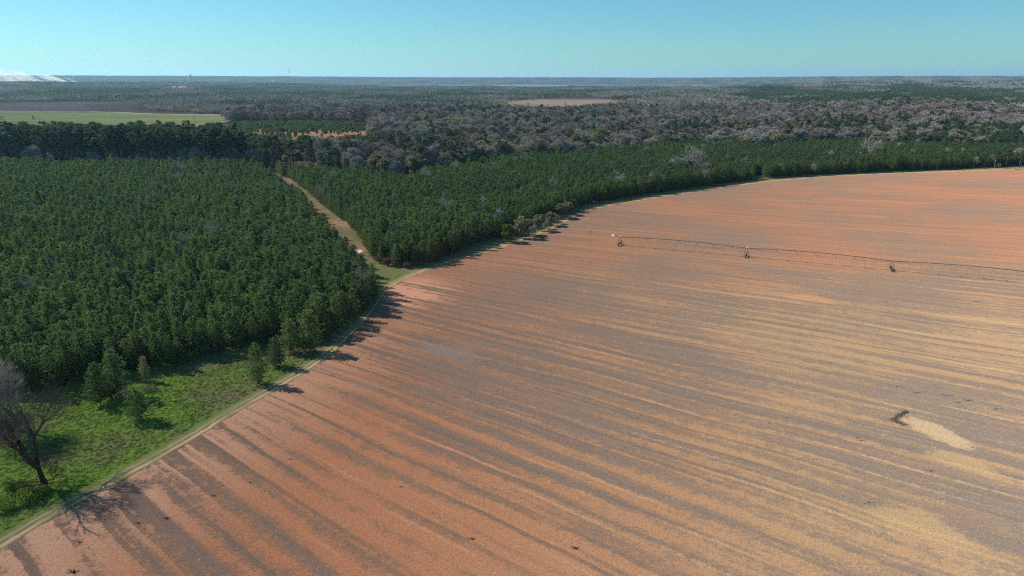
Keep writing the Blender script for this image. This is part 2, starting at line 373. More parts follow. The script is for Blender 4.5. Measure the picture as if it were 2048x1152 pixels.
def scatter(name, meshes, pts, scl, rot, kidx, label, cat):
    """one mass of many instances: a point mesh with geometry nodes"""
    coll = bpy.data.collections.new(name + '_sources')
    for i, me in enumerate(meshes):
        coll.objects.link(bpy.data.objects.new('%s_source_%02d' % (name, i), me))
    me = bpy.data.meshes.new(name); n = len(pts); me.vertices.add(n); me.vertices.foreach_set('co', np.asarray(pts, np.float32).ravel())
    a = me.attributes.new('isc', 'FLOAT_VECTOR', 'POINT'); a.data.foreach_set('vector', np.asarray(scl, np.float32).ravel())
    a = me.attributes.new('irot', 'FLOAT', 'POINT'); a.data.foreach_set('value', np.asarray(rot, np.float32))
    a = me.attributes.new('ikind', 'INT', 'POINT'); a.data.foreach_set('value', np.asarray(kidx, np.int32))
    o = tag(link(name, me), label, cat, kind='stuff')
    ng = bpy.data.node_groups.new(name + '_nodes', 'GeometryNodeTree')
    ng.interface.new_socket('Geometry', in_out='INPUT', socket_type='NodeSocketGeometry'); ng.interface.new_socket('Geometry', in_out='OUTPUT', socket_type='NodeSocketGeometry')
    N = ng.nodes; gi = N.new('NodeGroupInput'); go = N.new('NodeGroupOutput')
    ci = N.new('GeometryNodeCollectionInfo'); ci.inputs[0].default_value = coll; ci.inputs['Separate Children'].default_value = True; ci.inputs['Reset Children'].default_value = True
    ip = N.new('GeometryNodeInstanceOnPoints'); ip.inputs['Pick Instance'].default_value = True
    def att(nm, ty):
        q = N.new('GeometryNodeInputNamedAttribute'); q.data_type = ty; q.inputs[0].default_value = nm; return [s_ for s_ in q.outputs if s_.enabled][0]
    cx = N.new('ShaderNodeCombineXYZ')
    L = ng.links.new
    L(att('irot', 'FLOAT'), cx.inputs[2]); L(gi.outputs[0], ip.inputs['Points']); L(ci.outputs[0], ip.inputs['Instance'])
    L(att('ikind', 'INT'), ip.inputs['Instance Index']); L(cx.outputs[0], ip.inputs['Rotation']); L(att('isc', 'FLOAT_VECTOR'), ip.inputs['Scale'])
    L(ip.outputs[0], go.inputs[0])
    md = o.modifiers.new('scatter', 'NODES'); md.node_group = ng
    return o

# ------------------------------------------------------------------ the layout, read off the ground plane
TRACK_PX = [(0, 1090), (120, 1020), (330, 905), (480, 815), (620, 733), (690, 676), (735, 628), (762, 590), (785, 568), (830, 547), (900, 523), (1000, 494), (1100, 457), (1180, 420), (1300, 397), (1500, 367), (1640, 354), (1800, 346), (1900, 343), (2048, 338)]
TRACK = [np.array((-93., 72)), *[g(*p) for p in TRACK_PX], np.array((520., 590)), np.array((640., 612))]
TRACK = [np.array((-128., 5))] + TRACK
def smooth_path(P, step=3.0):
    P = np.array(P); out = []
    for i in range(len(P) - 1):
        p0 = P[max(i - 1, 0)]; p1 = P[i]; p2 = P[i + 1]; p3 = P[min(i + 2, len(P) - 1)]
        n = max(2, int(np.linalg.norm(p2 - p1) / step))
        for t in np.arange(n) / n:
            out.append(.5 * (2 * p1 + (p2 - p0) * t + (2 * p0 - 5 * p1 + 4 * p2 - p3) * t * t + (3 * p1 - p0 - 3 * p2 + p3) * t ** 3))
    out.append(P[-1]); return np.array(out)
TP = smooth_path(TRACK)
tn = np.gradient(TP, axis=0); tn /= np.linalg.norm(tn, axis=1, keepdims=True); TNRM = np.stack([-tn[:, 1], tn[:, 0]], 1)   # to the woods side
LANE_R = [g(748, 524), g(715, 470), g(690, 446), g(650, 415), g(600, 373), g(560, 348), g(545, 335)]
LANE_R = np.array(LANE_R)
LANE_L = [g(737, 578), g(711, 548), g(677, 508), g(648, 472), g(619, 437), g(582, 399), g(548, 370), g(524, 352)]
LEFT_FRONT = [(-60, 800), (60, 792), (170, 768), (300, 742), (440, 712), (520, 690), (560, 690), (650, 684), (690, 655), (738, 620), (752, 598)]
LEFT_BLOCK = [g(*p) for p in LEFT_FRONT] + LANE_L + [np.array((-205., 556)), np.array((-330., 562)), np.array((-640., 575)), np.array((-640., 340)), np.array((-190., 140))]
RIGHT_FRONT = [(748, 522), (800, 534), (850, 533), (900, 512), (960, 486), (1005, 478), (1060, 452), (1110, 432), (1180, 408), (1300, 389), (1400, 375), (1502, 361)]
RIGHT_FRONT2 = [(1528, 357), (1640, 350), (1800, 342), (1900, 339), (2048, 331)]
back = [(560, 331), (640, 333), (720, 340), (790, 347), (830, 348), (855, 338), (960, 317), (1040, 308), (1180, 300), (1300, 287), (1400, 284), (1500, 287), (1600, 284), (1720, 279), (1800, 285), (1900, 289), (2048, 291)]
RIGHT_BLOCK = [g(*p) for p in RIGHT_FRONT] + [g(1510, 350), g(1522, 350)] + [g(*p) for p in RIGHT_FRONT2] + [np.array((700., 630))] + [np.array((720., 720))] + [g(x, y, 9.0) for x, y in back[::-1]] + [p for p in LANE_R[::-1][:-1]]

# px outlines of the open patches far off (what shows between the trees)
GREEN_PX = [(-300, 220), (120, 222), (230, 224), (330, 228), (459, 229), (458, 236), (440, 243), (420, 262), (-300, 268)]
PURPLE_PX = [(-300, 207), (120, 204), (246, 205), (232, 213), (178, 219), (165, 223), (-300, 222)]
CLEAR_PX = [(438, 250), (500, 246), (620, 245), (742, 249), (748, 266), (690, 272), (560, 274), (480, 266), (440, 258)]
TAN_PX = [(998, 206), (1060, 200), (1150, 197), (1260, 198), (1238, 202), (1215, 205), (1150, 205), (1100, 207), (1060, 210), (1000, 209)]
STRIP_PX = [(1368, 199), (1440, 196.5), (1440, 198.5), (1370, 201)]
STRIP2_PX = [(2015, 230), (2200, 229), (2200, 236), (2010, 234)]
BARN_PX = [[(8, 174), (48, 174), (48, 179), (8, 179)], [(340, 173), (388, 173), (388, 179), (340, 179)], [(1838, 160), (1862, 160), (1862, 165), (1838, 165)]]
OPEN = [GREEN_PX, PURPLE_PX, CLEAR_PX, TAN_PX, STRIP_PX, STRIP2_PX] + BARN_PX

# ------------------------------------------------------------------ ground, field, tracks
def mat_ground():
    k = NT('forest_floor'); P, x, y, z = k.pos()
    a = k.noise(P, .012, 4); b = k.noise(P, .35, 4)
    c = k.ramp(a, [(.3, (.065, .055, .045)), (.5, (.10, .082, .066)), (.7, (.075, .078, .045))])
    c = k.mix(.5, c, k.ramp(b, [(.3, (.05, .045, .04)), (.7, (.15, .12, .095))]))
    return k.diffuse(c)
def mat_field():
    k = NT('red_field_soil'); P, x, y, z = k.pos()
    dx = k.m('ADD', x, 771.0); dy = k.m('SUBTRACT', 687.0, y)
    s = k.m('MULTIPLY', k.m('ARCTAN2', dy, dx), 970.0); r = k.m('SQRT', k.m('ADD', k.m('MULTIPLY', dx, dx), k.m('MULTIPLY', dy, dy)))
    cen = lambda f: k.m('SUBTRACT', f, .5)
    mul = lambda a_, b_: k.m('MULTIPLY', a_, b_)
    add = lambda *v: v[0] if len(v) == 1 else k.m('ADD', v[0], add(*v[1:]))
    mott = k.noise(P, .38, 5, .65); gr = k.noise(P, 2.4, 5, .8); gr2 = k.noise(k.xyz(x, y, 7.0), 1.1, 5, .8)
    broad = k.noise(P, .011, 3, .55); broad2 = k.noise(k.xyz(x, y, 40.0), .017, 3, .55)
    wob = mul(cen(k.noise(P, .018, 2)), 6.0)
    def strips(width, seed, along, rag):
        i = k.m('FLOOR', k.m('DIVIDE', add(s, wob, mul(cen(gr2), rag), mul(cen(mott), rag)), width))
        return cen(k.noise(k.xyz(add(mul(i, 3.713), seed), mul(r, along)), 1.0, 2, .5))
    s9 = strips(9.7, 3.3, .010, 3.0); s3 = strips(2.5, 11.7, .010, 1.7); s1 = strips(.92, 27.1, .014, .6)
    sine = k.m('SINE', mul(add(s, wob, mul(cen(mott), 2.0)), 2 * math.pi / 6.1))
    nearf = k.m('SUBTRACT', 1.0, k.ss(110.0, 240.0, y))
    # how red the soil is: red along the wood side and at the far end, tan to the near right
    tanf = mul(k.ss(-45.0, 85.0, add(x, mul(cen(broad), 120.0))), k.m('SUBTRACT', 1.0, k.ss(190.0, 330.0, add(y, mul(cen(broad2), 160.0)))))
    rf = k.m('SUBTRACT', 1.0, mul(tanf, .92))
    soil = k.mix(rf, (.325, .220, .125), (.390, .172, .092))
    brown = k.mix(rf, (.220, .163, .115), (.262, .142, .088))
    grey = k.mix(rf, (.182, .144, .120), (.197, .137, .107))
    sh = add(.535, mul(s9, .5), mul(s3, .95), mul(s1, .95), mul(sine, add(.045, mul(nearf, .085))), mul(cen(mott), .75), mul(cen(gr2), .8), mul(cen(broad2), 1.25), mul(tanf, -.06))
    col = k.mix(k.ss(.24, .52, sh), grey, brown)
    col = k.mix(k.ss(.47, .76, sh), col, soil)
    col = k.mix(mul(k.ss(190.0, 330.0, y), .55), col, k.mix(k.ss(.40, .60, broad2), (.245, .154, .106), (.272, .146, .092)))
    # pale crusted soil near the wood side
    d = add(x, mul(k.m('SUBTRACT', y, 100.0), -.30), mul(cen(mott), 26.0))
    pale = mul(mul(k.m('SUBTRACT', 1.0, k.ss(-82.0, -42.0, d)), nearf), k.ss(.40, .62, sh))
    col = k.mix(mul(pale, .8), col, (.56, .335, .225))
    d2 = k.m('SUBTRACT', 1.0, k.ss(10.0, 26.0, k.m('SQRT', add(mul(add(x, 40.0), add(x, 40.0)), mul(k.m('SUBTRACT', y, 232.0), k.m('SUBTRACT', y, 232.0)), mul(cen(mott), 500.0)))))
    col = k.mix(mul(mul(d2, k.ss(.42, .6, sh)), .85), col, (.60, .31, .20))
    # thin pale wheel rows
    row = mul(k.ss(.10, .17, s1), k.m('ADD', .35, mul(k.ss(-.02, .10, s3), .65)))
    col = k.mix(mul(mul(row, .5), k.ss(.38, .60, gr2)), col, k.mix(rf, (.46, .36, .235), (.52, .315, .215)))
    col = k.mix(mul(k.ss(.03, .17, mul(s1, -1.0)), .40), col, k.mix(rf, (.150, .118, .100), (.165, .108, .080)))
    def patch(cx, cy, ca, la, lb, wobble):
        ux = k.m('SUBTRACT', x, cx); uy = k.m('SUBTRACT', y, cy); c_, s_ = math.cos(ca), math.sin(ca)
        p = k.m('DIVIDE', add(mul(ux, c_), mul(uy, s_)), la); q = k.m('DIVIDE', add(mul(uy, c_), mul(ux, -s_)), lb)
        q = add(q, mul(mul(p, p), .55), -.2)
        dd = add(k.m('SQRT', add(mul(p, p), mul(q, q))), mul(cen(mott), wobble), mul(cen(gr2), wobble * .8), mul(s3, -wobble * .8))
        return k.m('SUBTRACT', 1.0, k.ss(.62, 1.12, dd))
    P1 = g(1866, 862); PA = math.atan2(*(g(1932, 898) - g(1802, 832))[::-1]); P2 = g(1835, 1050); P3 = g(1620, 597); P4 = g(1920, 925)
    col = k.mix(mul(patch(P1[0], P1[1], PA, 8.8, 3.6, 1.5), .8), col, (.43, .31, .185))
    col = k.mix(mul(patch(P4[0], P4[1], R_(-40), 7.0, 3.2, 1.6), .55), col, (.42, .285, .145))
    col = k.mix(mul(patch(P2[0], P2[1], R_(-35), 9.0, 4.5, 1.8), .55), col, (.42, .285, .14))
    col = k.mix(mul(patch(P3[0], P3[1], R_(-20), 7.5, 5.0, 1.8), .5), col, (.47, .235, .115))
    # grey stubble patches with crossing wheel marks
    for (cx, cy, la, lb) in ((*g(900, 705), 11, 5), (*g(730, 772), 5, 2.2)):
        col = k.mix(mul(patch(cx, cy, R_(-30), la, lb, 2.0), .4), col, (.25, .21, .19))
    # stubble speckle, dark and pale
    col = k.mix(mul(k.ss(.48, .68, gr), .62), col, (.080, .058, .046))
    col = k.mix(mul(k.ss(.53, .74, k.noise(k.xyz(x, y, 3.0), 1.9, 5, .85)), .48), col, (.58, .46, .36))
    h = add(mul(gr, .7), mul(s1, .8), mul(gr2, .5))
    return k.diffuse(col, k.bump(h, .9, .28), rough=1.0)
def mat_grass():
    k = NT('winter_grass'); P, x, y, z = k.pos()
    a = k.noise(P, .045, 4, .55); b = k.noise(P, .3, 4, .6); c = k.noise(P, 2.2, 4, .7)
    # distance from the track: drier close to it and up the margin
    near = k.ss(185.0, 240.0, y)
    f = k.m('ADD', k.m('MULTIPLY', a, .75), k.m('MULTIPLY', b, .35)); f = k.m('SUBTRACT', f, k.m('MULTIPLY', near, .16))
    d = k.m('ADD', k.m('MULTIPLY', x, .90), k.m('MULTIPLY', y, .42)); f = k.m('SUBTRACT', f, k.m('MULTIPLY', k.ss(-16.0, 2.0, d), .13))
    col = k.ramp(f, [(.30, (.180, .155, .085)), (.41, (.145, .160, .060)), (.52, (.135, .195, .042)), (.68, (.145, .250, .030))])
    col = k.mix(k.m('MULTIPLY', k.ss(.5, .72, c), .22), col, (.07, .085, .028))
    return k.diffuse(col, k.bump(k.m('ADD', c, b), .45, .2))
def mat_lane():
    k = NT('lane_grass_and_sand'); P, x, y, z = k.pos()
    a = k.noise(P, .05, 4, .6); b = k.noise(P, .4, 4, .6)
    f = k.m('ADD', k.m('MULTIPLY', a, .7), k.m('MULTIPLY', b, .3))
    col = k.ramp(f, [(.38, (.12, .115, .052)), (.49, (.18, .145, .085)), (.58, (.28, .18, .11)), (.72, (.38, .25, .165))])
    green = k.m('SUBTRACT', 1.0, k.ss(268.0, 300.0, y))
    col = k.mix(k.m('MULTIPLY', green, .85), col, k.ramp(b, [(.35, (.10, .13, .04)), (.65, (.16, .155, .07))]))
    return k.diffuse(col, k.bump(b, .4, .2))
def mat_track():
    k = NT('wheel_track'); uv = k.n('ShaderNodeUVMap'); sp = k.n('ShaderNodeSeparateXYZ'); k.t.links.new(uv.outputs[0], sp.inputs[0]); P, x, y, z = k.pos()
    nz = k.noise(P, .5, 4, .65); lo = k.noise(P, .05, 3)
    u = k.m('ADD', sp.outputs[0], k.m('MULTIPLY', k.m('SUBTRACT', nz, .5), .16))
    pt = k.ss(.36, .56, k.noise(P, .11, 4, .65))
    rut = k.m('MAXIMUM', k.m('MULTIPLY', k.m('SUBTRACT', 1.0, k.ss(.05, .13, k.m('ABSOLUTE', k.m('SUBTRACT', u, .30)))), .55), k.m('SUBTRACT', 1.0, k.ss(.09, .17, k.m('ABSOLUTE', k.m('SUBTRACT', u, .74)))))
    soil = k.mix(k.ss(185.0, 215.0, y), (.50, .36, .215), (.58, .33, .19))
    soil = k.mix(k.m('MULTIPLY', k.ss(.45, .7, lo), .5), soil, (.38, .25, .15))
    grass = k.ramp(nz, [(.35, (.15, .155, .06)), (.65, (.24, .205, .11))])
    col = k.mix(k.m('MULTIPLY', rut, k.m('ADD', .3, k.m('MULTIPLY', pt, .6))), grass, soil)
    return k.diffuse(col, k.bump(nz, .4, .15))
rr_ = np.concatenate([[0], np.geomspace(25, 34000, 74)]); NA = 150
ang = np.concatenate([np.linspace(R_(-48), R_(48), 110), np.linspace(R_(48), R_(312), 40, endpoint=False)[1:]])
ang = np.unique(np.round(ang, 6)); NA = len(ang)
gv = [(0, 0, 0)]; gf3 = []; gf4 = []
for ri in rr_[1:]:
    X = np.sin(ang) * ri; Y = np.cos(ang) * ri; gv += list(zip(X, Y, terrain(X, Y)))
for a in range(NA):
    b = (a + 1) % NA; gf3.append((0, 1 + b, 1 + a))
    for i in range(len(rr_) - 2):
        q = 1 + i * NA; gf4.append((q + a, q + b, q + NA + b, q + NA + a))
tag(link('ground', mk_mesh('ground', np.array(gv), [np.array(gf3), np.array(gf4)], [mat_ground()])), kind='structure')
jit = np.random.default_rng(3)
fe = TP - TNRM * 1.2 + jit.normal(0, .25, TP.shape)
FIELD = [tuple(p) for p in fe] + [(640, 10), (100, -10)]
M_field = mat_field(); field = sheet('field', FIELD, .012, M_field)
wide = np.interp(TP[:, 1], [60, 150, 190, 230, 260, 420, 600], [150, 80, 34, 22, 22, 26, 30])
go_ = TP + TNRM * wide[:, None]
GRASS = [tuple(p) for p in (TP - TNRM * .6)] + [tuple(p) for p in go_[::-1] if True]
# the margin as a strip of quads that follows the track
m_v = np.concatenate([np.column_stack([TP - TNRM * .6, np.full(len(TP), .004)]), np.column_stack([go_, np.full(len(TP), .004)])]); n_ = len(TP)
m_f = [[i, i + 1, n_ + i + 1, n_ + i] for i in range(n_ - 1)]
M_grass = mat_grass()
tag(link('grass_margin', mk_mesh('grass_margin', m_v, [np.array(m_f)], [M_grass])), kind='structure')
lane_l = np.array(LANE_L[::-1])[::-1] + np.array((-3., -1)); lane_poly = [g(830, 549), *[p + np.array((2., 1)) for p in LANE_R], *lane_l[::-1], g(748, 604), g(762, 592), g(785, 570)]
sheet('lane', lane_poly, .008, mat_lane())
def ribbon(name, path, nrm, w0, w1, z, mat, jt=.12):
    n = len(path); a = path + nrm * w0 + jit.normal(0, jt, path.shape); b = path + nrm * w1 + jit.normal(0, jt, path.shape)
    v = np.concatenate([np.column_stack([b, np.full(n, z)]), np.column_stack([a, np.full(n, z)])])
    me = mk_mesh(name, v, [np.array([[i, n + i, n + i + 1, i + 1] for i in range(n - 1)])], [mat])
    uv = me.uv_layers.new(name='UVMap'); li = np.array([l.vertex_index for l in me.loops]); U = np.where(li < n, 0.0, 1.0)
    uv.data.foreach_set('uv', np.column_stack([U, (li % n) * 3.0]).astype(np.float32).ravel())
    return tag(link(name, me), kind='structure')
ribbon('farm_track', TP, TNRM, -1.3, 2.2, .017, mat_track())

# far open land
def px_sheet(name, px, mat, z=.05): return sheet(name, [tuple(g(x, y)) for x, y in px], z, mat)
def far_mat(name, c0, c1, sc=.01, streak=None):
    k = NT(name); P, x, y, z = k.pos(); v = P if streak is None else k.xyz(k.m('MULTIPLY', x, streak), y)
    f = k.m('ADD', k.m('MULTIPLY', k.noise(v, sc, 4, .6), .65), k.m('MULTIPLY', k.noise(v, sc * 14, 3, .7), .35))
    return k.diffuse(k.ramp(f, [(.38, c0), (.62, c1)]))
px_sheet('pasture', GREEN_PX[:-2] + [(430, 268), (-300, 275)], far_mat('pasture_grass', (.15, .20, .065), (.28, .27, .13), .012, .25))
px_sheet('fallow_land', PURPLE_PX[:-2] + [(165, 221.5), (-300, 219.5)], far_mat('fallow_soil', (.10, .08, .085), (.16, .125, .12), .01))
px_sheet('clearing', [(425, 248), (500, 243), (740, 245), (760, 262), (740, 285), (470, 285)], far_mat('clearing_soil', (.22, .15, .085), (.46, .25, .13), .02))
px_sheet('stubble_land', [(985, 207), (1060, 199.4), (1150, 196.6), (1275, 197), (1260, 215), (985, 220)], far_mat('stubble_soil', (.165, .125, .10), (.26, .205, .165), .008, .3))
px_sheet('hay_strip', [(1360, 200), (1445, 196), (1450, 200), (1370, 206)], far_mat('hay', (.36, .32, .25), (.5, .44, .35)))
px_sheet('sandy_strip', [(2005, 231), (2200, 228), (2200, 240), (2000, 238)], far_mat('hay2', (.36, .30, .24), (.5, .42, .34)))
k_ = plain('pale_road', (.5, .45, .38), .15, .05)
def px_road(name, px, w, z=.1):
    P = np.array([g(x, y) for x, y in px]); t = np.gradient(P, axis=0); t /= np.linalg.norm(t, axis=1, keepdims=True); nn = np.stack([-t[:, 1], t[:, 0]], 1)
    return ribbon(name, P, nn, -w / 2, w / 2, z, k_, 0.3)
px_road('farm_road', [(410, 251), (432, 246.5), (449, 242.5), (470, 240)], 7)
px_road('farm_road', [(175, 223.3), (240, 224.8), (300, 227.6), (400, 229.2), (460, 230)], 12)
# lake
def mat_water():
    k = NT('lake_water'); P, x, y, z = k.pos(); b = k.n('ShaderNodeBsdfPrincipled'); b.inputs['Base Color'].default_value = (.05, .08, .10, 1); b.inputs['Roughness'].default_value = .12
    b.inputs['IOR'].default_value = 1.33; k.put(b.inputs['Normal'], k.bump(k.noise(P, .02, 3), .12, 3.0)); k.t.links.new(b.outputs[0], k.out.inputs[0]); return k.mat
sheet('lake', [(-3600, 6800), (5200, 6300), (7600, 10300), (-5200, 12200)], -24.0, mat_water())

# ------------------------------------------------------------------ tree families
K_young = Kind('young_pine', [young_pine(100 + i, H=9.5 + .3 * (i % 3), rad=1.85 + .13 * (i % 4)) for i in range(6)] + [young_pine(110, H=8.6, rad=1.8), bare(111, H=8.5, levels=4, r0=.12, twig=.02, twigs=4, tw_w=.03, fork=.4, seg=2, kids=(3, 4))], M_bark, [M_young] * 6 + [M_yellow, M_pale])
K_lone = Kind('field_pine', [young_pine(140 + i, H=9.0, rad=2.35, low=.08, dens=1.8, bl=(.42, .065, 9), gap=1.1) for i in range(3)], M_bark, M_young)
K_tall = Kind('tall_pine', [tall_pine(200 + i, cb=.50 + .05 * (i % 4), rad=4.2 + .35 * (i % 3)) for i in range(6)], M_barkt, M_tall)
K_olive = Kind('leafy_tree', [leafy(300 + i, H=15 + i % 3, rad=5.4 + .5 * (i % 3), nl=30, per=70, leaf=.8) for i in range(6)], M_barkg, [M_olive, M_olive, M_olive, M_sage, M_sage, M_sage])
K_bare = Kind('bare_tree', [winter(400 + i, H=17 + i % 3, rad=5.4 + .5 * (i % 3)) for i in range(6)], M_barkg, [M_twig, M_twig, M_twigb, M_twig, M_pale, M_twigb])
K_yel = Kind('yellow_pine', [young_pine(160 + i, H=8.0, rad=1.7) for i in range(2)], M_bark, M_yellow)
K_sap = Kind('sapling_pine', [young_pine(180 + i, H=4.0, rad=1.25, low=.05, dens=.7) for i in range(3)], M_bark, M_young)
def keep_frame(x, y, z, mx=260, my=160):
    px, py = proj(x, y, z); return (px > -mx) & (px < 2048 + mx) & (py < 1152 + my)
# ---- plantation rows, parallel to the lane
rows_d = np.array((-.455, .890)); rows_n = np.array((.890, .455))
def rows(poly, a=3.2, b=2.35, seed=11, jit_=(.5, .55)):
    r = np.random.default_rng(seed); P = np.array(poly); s0 = P @ rows_d; s1 = P @ rows_n
    A, B = np.meshgrid(np.arange(s1.min(), s1.max(), a), np.arange(s0.min(), s0.max(), b)); A = A.ravel() + r.normal(0, jit_[0], A.size); B = B.ravel() + r.normal(0, jit_[1], B.size)
    Q = A[:, None] * rows_n + B[:, None] * rows_d
    m = inpoly(Q[:, 0], Q[:, 1], [tuple(p) for p in poly]) & keep_frame(Q[:, 0], Q[:, 1], 5.0)
    return Q[m]
LB = rows(LEFT_BLOCK, seed=11); RB = rows(RIGHT_BLOCK, seed=12)
# gaps in the left block
def drop(Q, c, rad): return Q[np.hypot(Q[:, 0] - c[0], Q[:, 1] - c[1]) > rad]
gap = g(288, 492); LB = drop(LB, gap, 7.5); LB = drop(LB, g(225, 462), 4); LB = drop(LB, g(345, 505), 3.5); LB = drop(LB, g(60, 745), 5)
gapn = SN(60, 21)
ALLP = np.concatenate([LB, RB]); r_ = np.random.default_rng(31)
ALLP = ALLP[r_.uniform(0, 1, len(ALLP)) > .05 + .16 * (gapn(ALLP[:, 0], ALLP[:, 1]) > 1.0)]
n = len(ALLP); sc_ = r_.normal(1.0, .16, n) * (1 + .06 * gapn(ALLP[:, 0] * .5, ALLP[:, 1] * .5)); sc_ = np.clip(sc_, .72, 1.3); var_ = np.where(r_.uniform(0, 1, n) < .022, 6, np.where(r_.uniform(0, 1, n) < .010, 7, r_.integers(0, 6, n))); rot_ = r_.uniform(0, 6.28, n)
dist = np.hypot(ALLP[:, 0], ALLP[:, 1]); pxv, pyv = proj(ALLP[:, 0], ALLP[:, 1], 6.0)
vis = (pxv > 5) & (pxv < 2040); order = np.argsort(np.where(vis, dist, 1e9)); near = order[:300]; rest = order[300:]
for i in near:
    var_[i] %= 6
    K_young.put('plantation_pine', 'young green pine in the front ranks of the dense pine plantation beside the grass', 'pine tree', 'front pines of the plantation', (ALLP[i, 0], ALLP[i, 1], -.05), rot_[i], float(sc_[i]), int(var_[i]))
scatter('pine_plantation', K_young.jo, np.column_stack([ALLP[rest], np.full(len(rest), -.05)]), np.column_stack([sc_[rest]] * 2 + [sc_[rest] * r_.uniform(.9, 1.12, len(rest))]), rot_[rest], var_[rest], 'dense dark green plantation of young pines beside the red field', 'pine plantation')

# ---- the woods beyond, 560 m to 1500 m
wr = np.random.default_rng(41)
cand = []
for r0, r1, sp in ((520, 900, 8.0), (900, 1550, 9.2)):
    nn = int(.5 * 1.55 * (r1 ** 2 - r0 ** 2) / sp ** 2)
    rad = np.sqrt(wr.uniform(r0 ** 2, r1 ** 2, nn)); th = wr.uniform(R_(-44), R_(44), nn); cand.append(np.column_stack([rad * np.sin(th), rad * np.cos(th)]))
W = np.concatenate(cand)
nb_ = 1000; W = np.concatenate([W, np.column_stack([wr.uniform(-560, -120, nb_), wr.uniform(550, 650, nb_)])])
def far_of(poly, Q, m):                                 # keep clear of the plantation by m metres
    inside = inpoly(Q[:, 0], Q[:, 1], [tuple(p) for p in poly])
    for a, b in ((m, 0), (-m, 0), (0, m), (0, -m)): inside |= inpoly(Q[:, 0] + a, Q[:, 1] + b, [tuple(p) for p in poly])
    return ~inside
W = W[far_of(LEFT_BLOCK, W, 4) & far_of(RIGHT_BLOCK, W, 4) & ~inpoly(W[:, 0], W[:, 1], FIELD) & ~inpoly(W[:, 0], W[:, 1], [tuple(p) for p in lane_poly])]
bd = np.interp(W[:, 0], [-640, -205, -160, -60, 0, 200, 440, 700], [580, 562, 562, 520, 560, 600, 600, 740]); W = W[W[:, 1] > bd - 20]
px0, py0 = proj(W[:, 0], W[:, 1], 0.0)
nA, nB, nC = SN(170, 51), SN(60, 52), SN(420, 53)
a_ = nA(W[:, 0], W[:, 1]); b_ = nB(W[:, 0], W[:, 1]); c_ = nC(W[:, 0], W[:, 1]); t_ = wr.uniform(0, 1, len(W))
# shares of pine, leafy and bare by where the photograph shows them
pine = np.full(len(W), .06) + .16 * (a_ > .6) + .12 * (b_ > .8); leafy_s = np.full(len(W), .24) + .38 * (a_ + .6 * b_ < -.45) + .15 * (c_ > .4)
belt = (W[:, 1] < 640) & (px0 < 640); pine[belt] = .93; leafy_s[belt] = .02
m1 = (W[:, 1] < 720) & (px0 >= 640) & (px0 < 930); pine[m1] = .34 + .3 * (b_[m1] > .2); leafy_s[m1] = .16
m2 = (W[:, 1] < 860) & (px0 >= 930) & (px0 < 1330); pine[m2] = .06 + .35 * (b_[m2] > .8); leafy_s[m2] = .30 + .35 * (b_[m2] < .1)
m3 = (W[:, 1] < 1100) & (px0 >= 1330); pine[m3] = .12 + .65 * (a_[m3] > .35); leafy_s[m3] = .30 + .3 * (b_[m3] < .2)
m4 = (W[:, 1] < 1000) & (px0 >= 1800) & (W[:, 1] < 960); pine[m4] = .93; leafy_s[m4] = .04
m5 = (W[:, 1] >= 1000) & (px0 > 1330); pine[m5] = .08; leafy_s[m5] = .12 + .3 * (b_[m5] < -.5)
kind = np.where(t_ < pine, 0, np.where(t_ < pine + leafy_s, 1, 2))
hts = np.where(kind == 0, np.where(belt, 31.5, 20.0), np.where(kind == 1, 17.0, 18.5)) * wr.uniform(.8, 1.15, len(W))
hts[m4 & (kind == 0)] = 14.5 * wr.uniform(.9, 1.1, int((m4 & (kind == 0)).sum()))
dens_b = None
hts *= np.where(belt | m4, 1, np.interp(c_, [-1.5, 0, 1.5], [.8, .98, 1.16]) * wr.uniform(.8, 1.22, len(W)))
ok = np.ones(len(W), bool)
for zf in (0.0, .5, .95):
    pxt, pyt = proj(W[:, 0], W[:, 1], terrain(W[:, 0], W[:, 1]) + hts * zf)
    for poly in OPEN[1:]: ok &= ~inpoly(pxt, pyt, poly)
    ok &= ~(inpoly(pxt, pyt, GREEN_PX[:-2] + [(430, 252), (-300, 256)]) & ~belt)
# thinning: trees keep a distance to match their crowns
W, kind, hts, belt, m4, a_, b_ = W[ok], kind[ok], hts[ok], belt[ok], m4[ok], a_[ok], b_[ok]
fr = keep_frame(W[:, 0], W[:, 1], 10.0, 200); W, kind, hts, belt, m4 = W[fr], kind[fr], hts[fr], belt[fr], m4[fr]
wd = np.hypot(W[:, 0], W[:, 1]); wrot = wr.uniform(0, 6.28, len(W)); wvar = wr.integers(0, 6, len(W)); pxw, pyw = proj(W[:, 0], W[:, 1], hts * .8)
WZ = terrain(W[:, 0], W[:, 1])
base_h = {0: 28.0, 1: 16.0, 2: 18.0}
wide_f = {0: 1.0, 1: 1.22, 2: 1.3}
specs = {0: (K_tall, 'tall_pine', 'tall dark pine with bare trunk in the old woods behind the plantation', 'pine tree', 'tall pines behind the plantation', 'pine_woods', 'tall dark pines scattered through the distant winter woods', 'pine woods'),
         1: (K_olive, 'leafy_tree', 'round olive green leafy tree in the woods behind the plantation', 'tree', 'leafy trees behind the plantation', 'leafy_woods', 'olive green leafy trees spread through the distant winter woods', 'woods'),
         2: (K_bare, 'bare_tree', 'leafless grey tree in the woods behind the plantation', 'bare tree', 'bare trees behind the plantation', 'bare_woods', 'grey leafless winter woods stretching beyond the pine plantation', 'woods')}
